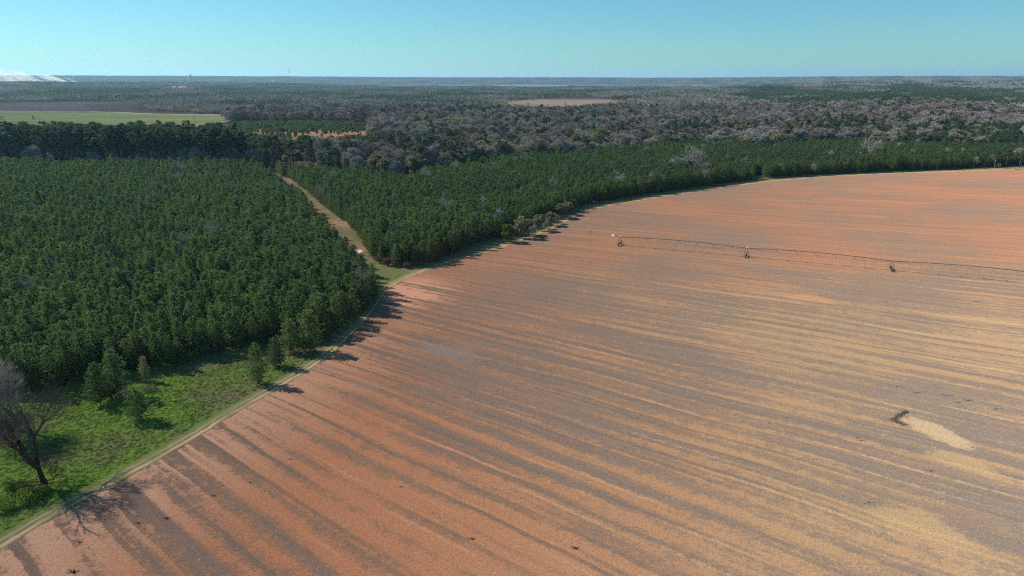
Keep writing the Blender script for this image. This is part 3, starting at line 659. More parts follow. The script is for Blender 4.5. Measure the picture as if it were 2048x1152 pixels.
for kd, (K, nm, lab, cat, grp, snm, slab, scat) in specs.items():
    idx = np.where(kind == kd)[0]; inn = (pxw[idx] > 0) & (pxw[idx] < 2048); idx = idx[np.argsort(np.where(inn, wd[idx], 1e9))]
    for i in idx[:290]:
        s = hts[i] / base_h[kd]; w_ = s * (1.0 if kd else .55 + .45 / max(s, .6)) * wide_f[kd]
        if kd == 1 and wvar[i] > 2: lab, grp = 'round grey green leafy tree in the woods behind the plantation', 'grey green trees behind the plantation'
        elif kd == 1: lab, grp = specs[1][2], specs[1][4]
        K.put(nm, lab, cat, grp, (W[i, 0], W[i, 1], WZ[i] - .1), wrot[i], (w_, w_, s), int(wvar[i]))
    idx = idx[290:]; s = hts[idx] / base_h[kd]; w_ = (s * (.55 + .45 / np.maximum(s, .6)) if kd == 0 else s) * wide_f[kd]
    scatter(snm, K.jo, np.column_stack([W[idx], WZ[idx] - .1]), np.column_stack([w_, w_, s]), wrot[idx], wvar[idx], slab, scat)
# understorey along the foot of the old woods
us = W[(wd < 760)]; us = us[wr.uniform(0, 1, len(us)) < .8]; us = us + wr.normal(0, 2.5, us.shape); us = us[far_of(LEFT_BLOCK, us, 2) & far_of(RIGHT_BLOCK, us, 2)]
K_under = Kind('understorey', [bare(460 + i, H=7, levels=3, r0=.1, twig=.04, twigs=6, tw_w=.06, seg=2, fork=.25, up=.3) for i in range(3)], M_barkg, M_twigb)
scatter('undergrowth', K_under.jo, np.column_stack([us, np.full(len(us), -.1)]), np.repeat(wr.uniform(.7, 1.5, len(us))[:, None], 3, 1), wr.uniform(0, 6.28, len(us)), wr.integers(0, 3, len(us)), 'dark leafless undergrowth at the foot of the old woods', 'undergrowth')

# ---- saplings on the orange clearing
sr = np.random.default_rng(61); c0 = np.array([g(x, y) for x, y in CLEAR_PX]); cnt = 0
SP = np.column_stack([sr.uniform(c0[:, 0].min(), c0[:, 0].max(), 7500), sr.uniform(880, 1240, 7500)])
sx, sy = proj(SP[:, 0], SP[:, 1], 1.5); dens_n = SN(70, 62)(SP[:, 0], SP[:, 1])
keep = inpoly(sx, sy, CLEAR_PX) & (sr.uniform(0, 1, len(SP)) < np.clip(.95 - (sy - 246) * .040 - (sx - 440) * .0009 + .35 * dens_n, .02, 1))
SP = SP[keep]; o_ = np.argsort(np.hypot(SP[:, 0], SP[:, 1]))
for i in o_[:230]:
    e = K_sap.put('sapling_pine', 'small young pine on the orange clearing in the far woods', 'pine sapling', 'saplings on the clearing', (SP[i, 0], SP[i, 1], 0), sr.uniform(0, 6.28), float(sr.uniform(.9, 1.7)), int(sr.integers(0, 3)))
SR = SP[o_[230:]]
scatter('sapling_pines', K_sap.jo, np.column_stack([SR, np.zeros(len(SR))]), np.repeat(sr.uniform(.8, 1.6, len(SR))[:, None], 3, 1), sr.uniform(0, 6.28, len(SR)), sr.integers(0, 3, len(SR)), 'green carpet of young pines at the back of the orange clearing', 'saplings')

# ---- the distant forest as patches of canopy
def canopy(seed, mix_, n=34, S=64.0):
    r = np.random.default_rng(seed); Gs = Geo()
    for i in range(n):
        k = r.choice(3, p=mix_); c = r.uniform(-S / 2, S / 2, 2); h = {0: 19., 1: 14., 2: 14.}[k] * r.uniform(.75, 1.15); rad = {0: 3.4, 1: 6.4, 2: 6.4}[k] * r.uniform(.8, 1.2)
        m = 46; q = r.normal(0, 1, (m, 3)); q /= np.linalg.norm(q, axis=1, keepdims=True); q[:, 2] = np.where(q[:, 2] < -.5, -q[:, 2], q[:, 2])
        zc = h * (.68 if k == 0 else .6); zr = h - zc
        p = np.array([c[0], c[1], zc]) + q * np.array([rad, rad, zr]) * r.uniform(.6, 1.02, (m, 1))
        if k == 2: Gs.blades(p, q + [0, 0, .5], 2.8, .5, .4, m=2, r=r); Gs.leaves(p[:24], 1.5, m=2, r=r)
        else: Gs.leaves(p, 1.9 if k else 1.7, m=k, r=r)
        Gs.tube([[c[0], c[1], -1]], [[c[0], c[1], zc]], .3, .2, 3, m=3)
    return Gs.mesh('canopy', [M_tall, M_olive, M_twig, M_barkg])
mixes = [(.94, .03, .03), (.9, .05, .05), (.10, .14, .76), (.04, .10, .86), (.2, .5, .3), (.35, .3, .35)]
CAN = [canopy(500 + i, m) for i, m in enumerate(mixes)]
fr_ = np.random.default_rng(71); FP = []; FS = []
for r0, r1, sp, sc in ((1500, 4200, 56, 1.0), (4200, 8200, 84, 1.45), (8200, 14800, 130, 2.2)):
    nr = int((r1 - r0) / sp)
    for i in range(nr):
        rad = r0 + (i + .5) * sp; na = int(rad * R_(86) / sp)
        th = R_(-43) + (np.arange(na) + .5) / na * R_(86) + fr_.normal(0, .25 * sp / rad, na); rd = rad + fr_.normal(0, .25 * sp, na)
        FP.append(np.column_stack([rd * np.sin(th), rd * np.cos(th)])); FS.append(np.full(na, sc))
FP = np.concatenate(FP); FS = np.concatenate(FS); FZ = terrain(FP[:, 0], FP[:, 1])
ok = FZ > -23.5
for dx_ in (-1, 0, 1):
    for top in (0., 9., 17.):
        half = 34 * FS
        px, py = proj(FP[:, 0] + dx_ * half, FP[:, 1] - (0 if top else 30), FZ + top)
        for poly in OPEN: ok &= ~inpoly(px, py, poly)
FP, FS, FZ = FP[ok], FS[ok], FZ[ok]
fd = np.hypot(FP[:, 0], FP[:, 1]); pxf, pyf = proj(FP[:, 0], FP[:, 1], FZ)
ka = SN(520, 81)(FP[:, 0], FP[:, 1]) + .5 * SN(190, 82)(FP[:, 0], FP[:, 1]); kt = fr_.uniform(0, 1, len(FP))
ka = ka + np.where((pxf > 1500) & (fd < 4300) & (fd > 1750), .85, 0) + np.where(fd > 9000, .3, 0) + np.where((pxf < 700) & (fd > 2600), .35, 0)
kk = np.where(ka > .75, np.where(kt < .6, 0, 1), np.where(ka > .35, np.where(kt < .6, 5, 4), np.where(ka > -.4, np.where(kt < .5, 2, 4), np.where(kt < .65, 3, 2))))
fs3 = np.column_stack([FS, FS, np.where(FS > 2, 1.15, np.where(FS > 1.2, 1.05, 1.0)) * fr_.uniform(.8, 1.15, len(FS))])
scatter('distant_forest', CAN, np.column_stack([FP, FZ - .3]), fs3, fr_.integers(0, 4, len(FP)) * 1.5708 + fr_.normal(0, .3, len(FP)), kk, 'blue grey forest reaching to the horizon', 'forest')

# ------------------------------------------------------------------ single trees and shrubs on the grass margin
def at(px, py, z=0.0): p = g(px, py); return (float(p[0]), float(p[1]), z)
def px_height(px, py, ytop):
    p = g(px, py); lo, hi = 0.0, 60.0
    for _ in range(40):
        m = (lo + hi) / 2
        if proj(p[0], p[1], m)[1] > ytop: lo = m
        else: hi = m
    return lo
def lone(px, py, ytop, label, var, wide=1.0, K=K_lone, H=9.0, name='field_pine', cat='pine tree'):
    s = px_height(px, py, ytop) / H
    return K.put(name, label, cat, None, at(px, py, -.04), px * .37, (s * wide, s * wide, s), var)
lone(517, 768, 688, 'narrow dark pine on the grass closest to the wheel track', 0, .86)
lone(553, 734, 676, 'broader pine standing just behind the narrow pine on the grass', 1, 1.15)
lone(201, 809, 728, 'bushy pine at the front of the clump on the bright grass', 2, 1.05)
lone(236, 792, 700, 'tallest pine in the middle of the clump on the bright grass', 1, .95)
lone(292, 762, 712, 'pale slim pine at the back of the clump, beside the brush pile', 0, .85, K=Kind('pale_pine', [young_pine(171, H=9.0, rad=2.0, low=.12, dens=1.4)], M_bark, M_olive), name='pale_pine')
lone(279, 841, 778, 'low wide pine standing apart in front of the clump, casting its shadow on the grass', 2, 1.35)
lone(583, 706, 640, 'pine at the tip of the plantation beside the grass strip', 2, 1.2)
lone(620, 704, 622, 'tall pine at the plantation corner whose shadow crosses the track', 0, 1.15)
KS_dry = Kind('dry_shrub', [shrub(701, 2.6, 1.7)], M_barkd, M_brownl)
KS_pale = Kind('pale_shrub', [shrub(702, 3.0, 1.6)], M_barkg, M_olive)
KS_green = Kind('green_shrub', [shrub(703, 2.4, 1.8), shrub(704, 2.0, 2.0)], M_barkd, M_gbush)
KS_dry.put('dry_shrub', 'brown dry shrub between the pines of the clump', 'shrub', None, at(222, 796), .3, 1.2, 0, 'foliage')
KS_pale.put('pale_shrub', 'pale grey shrub between the brown shrub and the low wide pine', 'shrub', None, at(250, 808), 1.3, 1.1, 0, 'foliage')
for (x, y, s, l) in ((378, 722, 1.2, 'light green shrub lit at the foot of the dark plantation edge'), (352, 732, .8, 'small green shrub in the shade at the plantation edge')):
    KS_green.put('green_shrub', l, 'shrub', None, at(x, y), x, s, 0, 'foliage')
for j, (x, y, s) in enumerate(((30, 985, .9), (60, 1000, 1.0), (85, 990, .7), (12, 1022, .8))):
    KS_green.put('weed_shrub', 'low green weed shrub at the foot of the big broken oak', 'shrub', 'weeds under the broken oak', at(x, y), j * 1.7, s, j, 'foliage')
KB_sh = Kind('bare_shrub', [bare(720 + i, H=6.2, levels=4, r0=.11, twig=.018, twigs=5, tw_w=.022, fork=.16, spread=.75, kids=(4, 5), seg=2, up=.35) for i in range(2)], M_barkg, M_pale)
KB_sh.put('bare_shrub', 'large pale leafless bush at the dark edge of the plantation', 'bare shrub', None, at(412, 712), 0, 1.15, 0, 'twigs')
KB_sh.put('bare_shrub', 'smaller pale leafless bush left of the large one at the plantation edge', 'bare shrub', None, at(372, 706), 2, .8, 1, 'twigs')
for j, (x, y) in enumerate(((270, 490), (283, 486), (297, 488), (308, 494), (330, 508))):
    Kd = KB_sh; Kd.put('gap_shrub', 'brown leafless shrub in the small gap of the left plantation', 'bare shrub', 'shrubs in the plantation gap', at(x, y + 14), j, (.85, .85, .6), j, 'twigs')
# big bare trees
def big_bare(name, label, px, py, height, seed, mt, mc, rz=0, **kw):
    T, C, top = bare(seed, **kw); s = height / top
    e = tag(empty(name, at(px, py, -.1), rz, s), label, 'bare tree')
    tr = link('trunk', T.mesh(name + '_trunk', [mt]), e); link('crown', C.mesh(name + '_crown', [mc]), e)
    return e, tr, s
big_bare('bare_oak', 'tall pale leafless oak with forked trunk at the plantation edge, behind the broken oak', 38, 860, 18.5, 811, M_barkg, M_twig, H=17, levels=6, r0=.42, twig=.014, twigs=3, tw_w=.014, kids=(3, 4), fork=.28, spread=.62, up=.16, seg=3)
e2, tr2, s2 = big_bare('broken_oak', 'dark leafless oak with a broken jagged trunk overhanging the wheel track', 92, 978, 21.0, 822, M_barkd, M_twigg, rz=2.5, H=18, levels=6, r0=.55, twig=.014, twigs=2, tw_w=.014, kids=(3, 4), fork=.33, spread=.66, up=.16, lean=(.16, -.06), seg=3)
B = Geo(); br_ = np.random.default_rng(5)
for k in range(9):                                           # splinters where the second stem broke off
    a = k / 9 * 6.28; B.tube([[.35 * math.cos(a), .35 * math.sin(a), 1.0]], [[.45 * math.cos(a), .45 * math.sin(a), 2.0 + br_.uniform(0, .9)]], .17, .02, 4)
link('broken_stub', B.mesh('broken_stub', [M_barkd]), e2)
for k, (a, L, z) in enumerate(((.9, 6.0, 1.6), (3.6, 5.0, 1.9), (2.0, 4.2, 1.2))):
    T, C, top = bare(830 + k, H=L, levels=4, r0=.13, twig=.015, twigs=3, kids=(2, 3), fork=.45, up=.1, lean=(5 * math.cos(a), 5 * math.sin(a)))
    J = Geo().join(T).join(C); o = link('low_limb', J.mesh('low_limb', [M_barkd]), e2); o.location = (0, 0, z)
for (x, y, h, sd, l) in ((53, 862, 6.5, 841, 'thin leafless sapling beside the tall pale oak'), (88, 962, 7.5, 842, 'thin leafless sapling rising right behind the broken oak'), (33, 915, 7.0, 843, 'thin leafless sapling between the tall pale oak and the broken oak')):
    big_bare('bare_sapling', l, x, y, h, sd, M_barkd, M_twigd, H=7, levels=4, r0=.09, twig=.014, twigs=3, kids=(3, 4), fork=.4, spread=.7, up=.1)
# lone old trees rising out of the right plantation
def rising(px, ycan, ytop, label, seed, mc, **kw):
    p = g(px, ycan, 8.5); d = p[1]; lo, hi = 5., 60.
    for _ in range(40):
        m = (lo + hi) / 2
        if proj(p[0], p[1], m)[1] > ytop: lo = m
        else: hi = m
    T, C, top = bare(seed, **kw); s = lo / top
    e = tag(empty('bare_oak', (p[0], p[1], -.1), seed, (s * 1.25, s * 1.25, s)), label, 'bare tree')
    link('trunk', T.mesh('oak_trunk', [M_barkg]), e); link('crown', C.mesh('oak_crown', [mc]), e)
rising(1379, 336, 287, 'wide spreading pale leafless oak rising out of the right plantation', 861, M_pale, H=20, levels=5, r0=.6, twig=.05, twigs=2, tw_w=.05, fork=.30, spread=.85, up=.06, kids=(3, 4), seg=2)
rising(1728, 303, 272, 'slim pale dead tree rising out of the right plantation', 862, M_pale, H=18, levels=4, r0=.3, twig=.06, twigs=3, tw_w=.06, fork=.5, spread=.8, up=.1, kids=(3, 4), seg=2)
rising(1500, 288, 252, 'tall pale leafless tree among the leafy trees behind the right plantation', 863, M_pale, H=18, levels=5, r0=.3, twig=.06, twigs=3, tw_w=.06, fork=.34, spread=.7, up=.2, kids=(3, 4), seg=2)
rising(232, 518, 482, 'dead leafless tree standing alone in the left plantation', 864, M_twigd, H=9, levels=4, r0=.16, twig=.02, twigs=3, fork=.4, spread=.4, up=.3, kids=(2, 4), seg=2)
# small whitish crowns inside the right plantation
for j, (x, y) in enumerate(((762, 358), (745, 361), (905, 352), (1010, 345), (1100, 335), (960, 350), (1255, 330), (1160, 352))):
    p = g(x, y, 9); KB_sh.put('pale_treetop', 'pale leafless treetop among the pines of the right plantation', 'bare tree', 'pale treetops in the right plantation', (p[0], p[1], 0), j, (.9, .9, 1.75), j, 'twigs')
# mixed hedge at the bend of the field edge
KH = {'g': Kind('hedge_green', [leafy(901, H=8, rad=3.0, nl=20, per=90, leaf=.5, cb=.05)], M_barkg, M_gbush), 'o': Kind('hedge_olive', [leafy(902 + i, H=7.5, rad=2.4, nl=18, per=80, leaf=.45, cb=.08) for i in range(2)], M_barkg, M_olive),
      'p': Kind('hedge_pale', [bare(905 + i, H=7, levels=4, r0=.14, twig=.03, twigs=4, tw_w=.04, fork=.2, kids=(3, 4), seg=2) for i in range(2)], M_barkg, M_pale)}
lone_hedge = KH['g'].put('hedge_tree', 'bright green bushy tree at the end of the mixed hedge by the field', 'tree', None, at(1018, 484), 0, 1.25, 0)
for j, (x, y, k, s) in enumerate(((1040, 476, 'o', .95), (1056, 470, 'o', .85), (1066, 474, 'p', .8), (1078, 462, 'o', .9), (1090, 458, 'p', .7), (1100, 452, 'o', .8), (1112, 448, 'p', .75), (1122, 437, 'o', .9), (1126, 424, 'p', 1.0), (1135, 430, 'o', .8), (1146, 424, 'o', .7), (1030, 470, 'p', .9))):
    KH[k].put('hedge_tree', {'o': 'small olive green tree in the mixed hedge where the field edge bends', 'p': 'small pale leafless tree in the mixed hedge where the field edge bends'}[k], 'tree', {'o': 'olive trees of the mixed hedge', 'p': 'pale trees of the mixed hedge'}[k], at(x, y), j, s * 1.65, j)
for j, (x, y) in enumerate(((727, 497), (735, 505), (716, 476), (742, 515), (700, 459), (660, 425), (598, 376), (640, 410))):
    K_yel.put('yellow_pine', 'yellowish young pine along the right side of the lane', 'pine tree', 'yellowish pines along the lane', at(x + 4, y), j, .8 + .05 * (j % 4), j)
for j, (x, y, s) in enumerate(((775, 531, 1.2), (790, 534, 1.0), (812, 537, .9), (760, 527, 1.1))):
    KS_dry.put('corner_shrub', 'brown dry shrub under the corner pines where lane meets field', 'shrub', 'dry shrubs at the lane corner', at(x, y), j, s, 0, 'foliage')
# big leafy trees out on the far right, in front of the second plantation
for j, (x, y, s) in enumerate(((1800, 300, .85), (1862, 290, 1.15), (1845, 292, .9), (2038, 322, 1.1))):
    p = g(x, y, 4); K_olive.put('edge_oak', 'greyish leafy oak standing between the two right plantations', 'tree', 'oaks between the right plantations', (p[0], p[1], 0), j, s, j)

# ------------------------------------------------------------------ grass tufts (uncountable)
tr_ = np.random.default_rng(91); tv = []
for i in range(3):
    G_ = Geo(); G_.blades(tr_.normal(0, .16, (40, 3)) * [1, 1, 0], np.tile([0, 0, 1.], (40, 1)), .14, .03, .9); tv.append(G_.mesh('tuft', [M_grass]))
TX = np.column_stack([tr_.uniform(-150, -35, 90000), tr_.uniform(85, 215, 90000)])
lft = np.interp(TX[:, 1], TP[:, 1], TP[:, 0]); TX = TX[(TX[:, 0] < lft - 3.2) & keep_frame(TX[:, 0], TX[:, 1], 0, 30, 30)]
TX = TX[~inpoly(TX[:, 0], TX[:, 1], [tuple(p) for p in LEFT_BLOCK])][:12000]
scatter('grass', tv, np.column_stack([TX, np.full(len(TX), .003)]), tr_.uniform(.6, 1.5, len(TX))[:, None] * np.array([[1, 1, .55]]), tr_.uniform(0, 6.28, len(TX)), tr_.integers(0, 3, len(TX)), 'bright green and olive grass between the plantation and the track', 'grass')

# ------------------------------------------------------------------ irrigation pivot
M_steel = plain('galvanised_steel', (.30, .29, .28), .2, 2); M_pipe = plain('dull_pipe', (.11, .10, .095), .2, 2); M_rust = plain('weathered_steel', (.12, .085, .07), .3, 2); M_tyre = plain('tyre_rubber', (.025, .023, .022), .2, 4); M_whitebox = plain('white_box', (.75, .75, .73), .06, 2); M_hose = plain('drop_hose', (.05, .05, .05), .1, 2)
PT = np.array((49.2, 303.8)); pd = np.array((.9215, -.3885)); pn = np.array((.3885, .9215)); SPAN = 55.0; PH = 3.85
pv = tag(empty('irrigation_pivot', (PT[0], PT[1], 0), math.atan2(pd[1], pd[0])), 'long wheeled irrigation boom with truss spans standing on the red field', 'irrigation pivot')
def pipe_z(t): return PH + .75 * math.sin(math.pi * t)
tyre = Geo(); nW = 16
for k in range(nW):
    a0, a1 = k / nW * 6.2832, (k + 1) / nW * 6.2832
    for (ra, xa), (rb, xb) in (((.62, -.17), (.72, -.10)), ((.72, -.10), (.72, .10)), ((.72, .10), (.62, .17)), ((.62, .17), (.42, .13)), ((.42, .13), (.42, -.13)), ((.42, -.13), (.62, -.17))):
        tyre.add([[xa, ra * math.cos(a0), ra * math.sin(a0)], [xa, ra * math.cos(a1), ra * math.sin(a1)], [xb, rb * math.cos(a1), rb * math.sin(a1)], [xb, rb * math.cos(a0), rb * math.sin(a0)]], [[0, 1, 2, 3]])
for k in range(6): tyre.tube([[0, 0, 0]], [[0, .44 * math.cos(k * 1.047), .44 * math.sin(k * 1.047)]], .05, .05, 4, m=1)
tyre.tube([[-.16, 0, 0]], [[.16, 0, 0]], .11, .11, 8, m=1, cap=True)
me_wheel = tyre.mesh('wheel', [M_tyre, M_rust])
me_leg = {}
for sx in (-1, 1):
    for sy in (-1, 1):
        me_leg[sx, sy] = Geo().tube([[sx * .95, sy * 1.9, .85]], [[sx * .35, sy * .10, PH - .12]], .075, .065, 5).mesh('leg', [M_rust])
me_beam = Geo().box((0, 0, .78), (.22, 4.3, .2)).box((0, 0, PH), (.9, .5, .16)).box((0, 1.5, .95), (1.9, .12, .12)).box((0, -1.5, .95), (1.9, .12, .12)).box((0, 0, 2.3), (.9, .09, .09)).mesh('tower', [M_rust])
me_box = Geo().box((0, .55, 1.05), (.5, .8, .45)).mesh('drive_motor', [M_rust])
for k in range(5):
    t = link('tower', me_beam, pv, (k * SPAN, 0, 0))
    for key in me_leg: link('leg', me_leg[key], t)
    for sy in (-1, 1): link('wheel', me_wheel, t, (0, sy * 2.15, .70))
    link('drive_motor', me_box, t)
    if k < 2: link('control_box', Geo().box((.3, -.35, PH + .45), (.5, .4, .6)).mesh('control_box', [M_whitebox]), t)
for k in range(4):
    x0 = k * SPAN; ts = np.linspace(0, 1, 23); pts = np.array([[x0 + t * SPAN, 0, pipe_z(t)] for t in ts])
    link('span_pipe', Geo().tube(pts[:-1], pts[1:], .13, .13, 6).mesh('span_pipe', [M_pipe]), pv)
    bot = {-1: [pts[0]], 1: [pts[0]]}
    for j in range(7):
        t = (j + .75) / 7.5; dep = 1.75 * (1 - (2 * (t - .5)) ** 4 * .75) * (1 if 0 < j < 6 else .8); c = np.array([x0 + t * SPAN, 0, pipe_z(t)])
        G_ = Geo()
        for sy in (-1, 1):
            b = c + np.array([.2, sy * .85, -dep]); bot[sy].append(b)
            G_.tube([c + np.array([-1.35, 0, 0]), c + np.array([1.55, 0, 0])], [b, b], .075, .075, 4)
        G_.tube([bot[-1][-1]], [bot[1][-1]], .05, .05, 4)
        link('truss_brace', G_.mesh('truss_brace', [M_steel]), pv)
    for sy in (-1, 1):
        q = np.array(bot[sy] + [pts[-1]]); link('truss_rod', Geo().tube(q[:-1], q[1:], .025, .025, 4).mesh('truss_rod', [M_rust]), pv)
    for j in range(14):
        t = (j + .5) / 14; z = pipe_z(t); link('drop_hose', Geo().tube([[x0 + t * SPAN, .15, z]], [[x0 + t * SPAN, .15, 1.3]], .022, .022, 4).tube([[x0 + t * SPAN, .15, 1.3]], [[x0 + t * SPAN, .15, 1.1]], .05, .07, 5).mesh('drop_hose', [M_hose]), pv)
eb = link('end_boom', Geo().tube([[0, 0, PH]], [[-3.6, 0, PH + .1]], .09, .06, 6).tube([[0, 0, PH + 1.9]], [[-3.0, 0, PH + .1]], .025, .025, 4).tube([[0, 0, PH]], [[0, 0, PH + 2.0]], .045, .04, 5).mesh('end_boom', [M_rust]), pv)
link('end_gun', Geo().box((-2.9, 0, PH + .35), (1.5, .7, .6)).tube([[-3.6, 0, PH + .1]], [[-4.2, 0, PH + .75]], .07, .05, 5).mesh('end_gun', [M_whitebox]), eb)
pst = g(1180, 468); tag(link('marker_post', Geo().tube([[0, 0, -.1]], [[.35, 0, 1.7]], .09, .07, 5).box((.3, 0, 1.75), (.5, .12, .18)).mesh('marker_post', [M_rust]), None, (pst[0], pst[1], 0)), 'small leaning post on the field beyond the end of the irrigation boom', 'post')

# ------------------------------------------------------------------ litter on the field
M_clod = plain('dark_clod', (.135, .115, .10), .35, 5); dr = np.random.default_rng(97)
pile = Geo(); pl0, pl1 = g(1784, 841), g(1810, 825)
PK = np.array([g(1813, 823), g(1798, 831), g(1786, 842), g(1802, 847), g(1812, 851)])
def on_pile(t, sd): return np.array([np.interp(t, [0, .3, .6, .8, 1], PK[:, 0]), np.interp(t, [0, .3, .6, .8, 1], PK[:, 1])]) + dr.normal(0, sd, 2)
for k in range(130):
    t = dr.uniform(0, 1) ** 1.3; c = np.append(on_pile(t, .18 + .3 * t), dr.uniform(.02, .32 * (1 - .6 * t))); d = dr.normal(0, 1, 3) * [1, 1, .2]; d /= np.linalg.norm(d); L = dr.uniform(.3, 1.1)
    pile.tube([c - d * L / 2], [c + d * L / 2], dr.uniform(.025, .06), .012, 4)
pile.leaves(np.array([np.append(on_pile(t, .22 + .4 * t), abs(dr.normal(0, .1))) for t in dr.uniform(0, 1, 360) ** 1.4]), .22)
tag(link('brush_pile', pile.mesh('brush_pile', [M_clod])), 'dark heap of dead brush at the end of the pale sand patch', 'brush pile')
pile = Geo(); b0 = np.array(at(300, 783)[:2])
for k in range(120):
    c = np.append(b0 + dr.normal(0, 1.0, 2), dr.uniform(.05, 1.1)); d = dr.normal(0, 1, 3) * [1, 1, .5]; d /= np.linalg.norm(d); L = dr.uniform(.6, 2.0); pile.tube([c - d * L / 2], [c + d * L / 2], .04, .012, 3)
tag(link('brush_pile', pile.mesh('grass_brush', [M_clod])), 'dark tangled brush pile on the grass beside the pine clump', 'brush pile')
def stick_mesh(seed):
    r = np.random.default_rng(seed); G_ = Geo()
    for k in range(9):
        a = r.normal(0, .35, 3) * [1.6, .6, 0] + [0, 0, .12]; b = a + r.normal(0, 1, 3) * [.8, .35, .12]; b[2] = abs(b[2]); G_.tube([a], [b], .07, .03, 4)
    G_.leaves(np.column_stack([r.normal(0, .45, 14), r.normal(0, .2, 14), r.uniform(.03, .2, 14)]), .3, r=r)
    return G_.mesh('branches', [M_clod])
STK = [stick_mesh(s) for s in (1, 2, 3)]
for j, (x, y, s) in enumerate(((1795, 773, 1), (1836, 786, 1.1), (1888, 790, .9), (1898, 791, .8), (1938, 801, 1.1), (1917, 805, .9), (1993, 818, 1.2), (1718, 876, .7), (1723, 881, .9), (1575, 835, .7), (1663, 726, .8), (1862, 942, .9), (1952, 603, 1.3), (1772, 603, .9), (1608, 830, .7), (1738, 1005, 1.0))):
    s = s * .5
    tag(link('dead_branch', STK[j % 3], None, at(x, y, .012)), 'small dark clump of dead branches lying on the tan part of the field', 'branch', 'dead branches on the field').scale = (s,) * 3
    bpy.data.objects[-1] if False else None
for j, (x, y, s) in enumerate(((278, 1047, .7), (333, 1037, .8), (445, 971, .5), (428, 992, .6), (500, 965, .5), (580, 919, .6), (148, 1145, 1.2), (944, 1078, .7), (801, 974, .6), (1152, 1097, .9), (160, 1085, .6), (470, 948, .4))):
    o = tag(link('soil_clod', STK[(j + 1) % 3], None, at(x, y, .012)), 'small dark tuft or clod on the red striped part of the field', 'clod', 'dark clods on the red soil'); o.scale = (s * .45, s * .6, s * 1.2)
# puddle in the lane
M_pud = NT('puddle_water'); b_n = M_pud.n('ShaderNodeBsdfPrincipled'); b_n.inputs['Base Color'].default_value = (.12, .13, .14, 1); b_n.inputs['Roughness'].default_value = .04; M_pud.t.links.new(b_n.outputs[0], M_pud.out.inputs[0])
def blob(name, px, z, mat, r=.8):
    P = np.array([g(x, y) for x, y in px]); Q = smooth_path(list(P) + [P[0]], .6)[:-1]; return sheet(name, [tuple(q) for q in Q], z, mat)
blob('mud_patch', [(686, 506), (692, 500), (706, 498), (722, 498.5), (728, 502), (722, 507), (704, 509), (692, 509)], .0165, plain('wet_red_mud', (.30, .15, .09), .3, 1))
blob('puddle', [(690, 505), (694, 501), (703, 500), (712, 501), (713, 505), (704, 507.5), (694, 507.5)], .0205, M_pud.mat)
blob('sand_spit', [(712, 501), (719, 499.5), (725, 501.5), (721, 505), (714, 506)], .0205, plain('pale_sand', (.72, .55, .48), .1, 1))

# ------------------------------------------------------------------ things far off
M_white = plain('white_paint', (.75, .75, .74), .05, .2); M_roof = plain('metal_roof', (.6, .61, .63), .08, .2); M_dark = plain('dark_steel', (.10, .10, .11), .2, .2); M_wood = plain('pole_wood', (.12, .09, .07), .3, 1)
def barn(px, py, L, W_, H_, label, rz=0.0):
    p = g(px, py, 0); r0 = np.hypot(*p)
    for _ in range(30):
        z = float(terrain(p[0], p[1])); p = g(px, py, z)
    e = tag(empty('barn', (p[0], p[1], z), rz), label, 'barn')
    link('wall', Geo().box((0, 0, H_ / 2), (L, W_, H_)).mesh('wall', [M_white]), e)
    a, b, h = L / 2 + 1, W_ / 2 + 1, H_ * .6
    rf = Geo().add([[-a, -b, H_], [a, -b, H_], [a, 0, H_ + h], [-a, 0, H_ + h], [-a, b, H_], [a, b, H_]], [[0, 1, 2, 3], [3, 2, 5, 4]]).add([[-a, -b, H_], [-a, 0, H_ + h], [-a, b, H_], [a, -b, H_], [a, 0, H_ + h], [a, b, H_]], [[0, 1, 2], [3, 5, 4]])
    link('roof', rf.mesh('roof', [M_roof]), e)
    for sx in (-.3, 0, .3): link('door', Geo().box((sx * L, -W_ / 2 - .03, H_ * .4), (4, .1, H_ * .8)).mesh('door', [M_dark]), e)
barn(28, 177, 100, 16, 5, 'long white low barn in the far woods on the smoke side')
barn(349, 176.5, 20, 14, 7, 'short white shed left of the longer barn in the far woods')
barn(366, 176.5, 42, 16, 7, 'white barn right of the short shed in the far woods')
barn(1847, 163.5, 34, 22, 10, 'white building on the far blue hill below the radio mast')
def mast(px, ytop, dist, label, w=3.2):
    u = (px - 1024) / FPX / (math.cos(PITCH)); x = u * dist; z0 = float(terrain(x, dist)); lo, hi = 0., 500.
    for _ in range(40):
        m = (lo + hi) / 2
        if proj(x, dist, m)[1] > ytop: lo = m
        else: hi = m
    H_ = lo - z0; G_ = Geo(); c3 = [np.array([math.cos(a), math.sin(a), 0]) * w / 2 for a in (0, 2.09, 4.19)]; n = 14
    e = tag(empty('radio_mast', (x, dist, z0 - 1)), label, 'radio mast')
    for c in c3: G_.tube([c], [c + [0, 0, H_ + 1]], .45, .45, 4)
    for k in range(n):
        za, zb = H_ * k / n, H_ * (k + 1) / n
        for i in range(3): G_.tube([c3[i] + [0, 0, za]], [c3[(i + 1) % 3] + [0, 0, zb]], .25, .25, 3)
    link('lattice', G_.mesh('lattice', [M_dark]), e)
    link('antenna', Geo().box((0, 0, H_ - 4), (5, 5, 8)).tube([[0, 0, H_]], [[0, 0, H_ + 6]], .4, .3, 5).mesh('antenna', [M_dark]), e)
    return H_
mast(617, 138, 8800, 'thin radio mast standing above the flat middle of the horizon')
mast(1979, 145, 7600, 'thin radio mast on the hill above the white building', 2.6)
wx = (437 - 1024) / FPX / math.cos(PITCH) * 7600; wz = float(terrain(wx, 7600)); wh = CAMH + 7600 * (5.5 / FPX) - wz - 8
wt = tag(empty('water_tower', (wx, 7600, wz)), 'dark water tower bulb on a stem on the horizon', 'water tower')
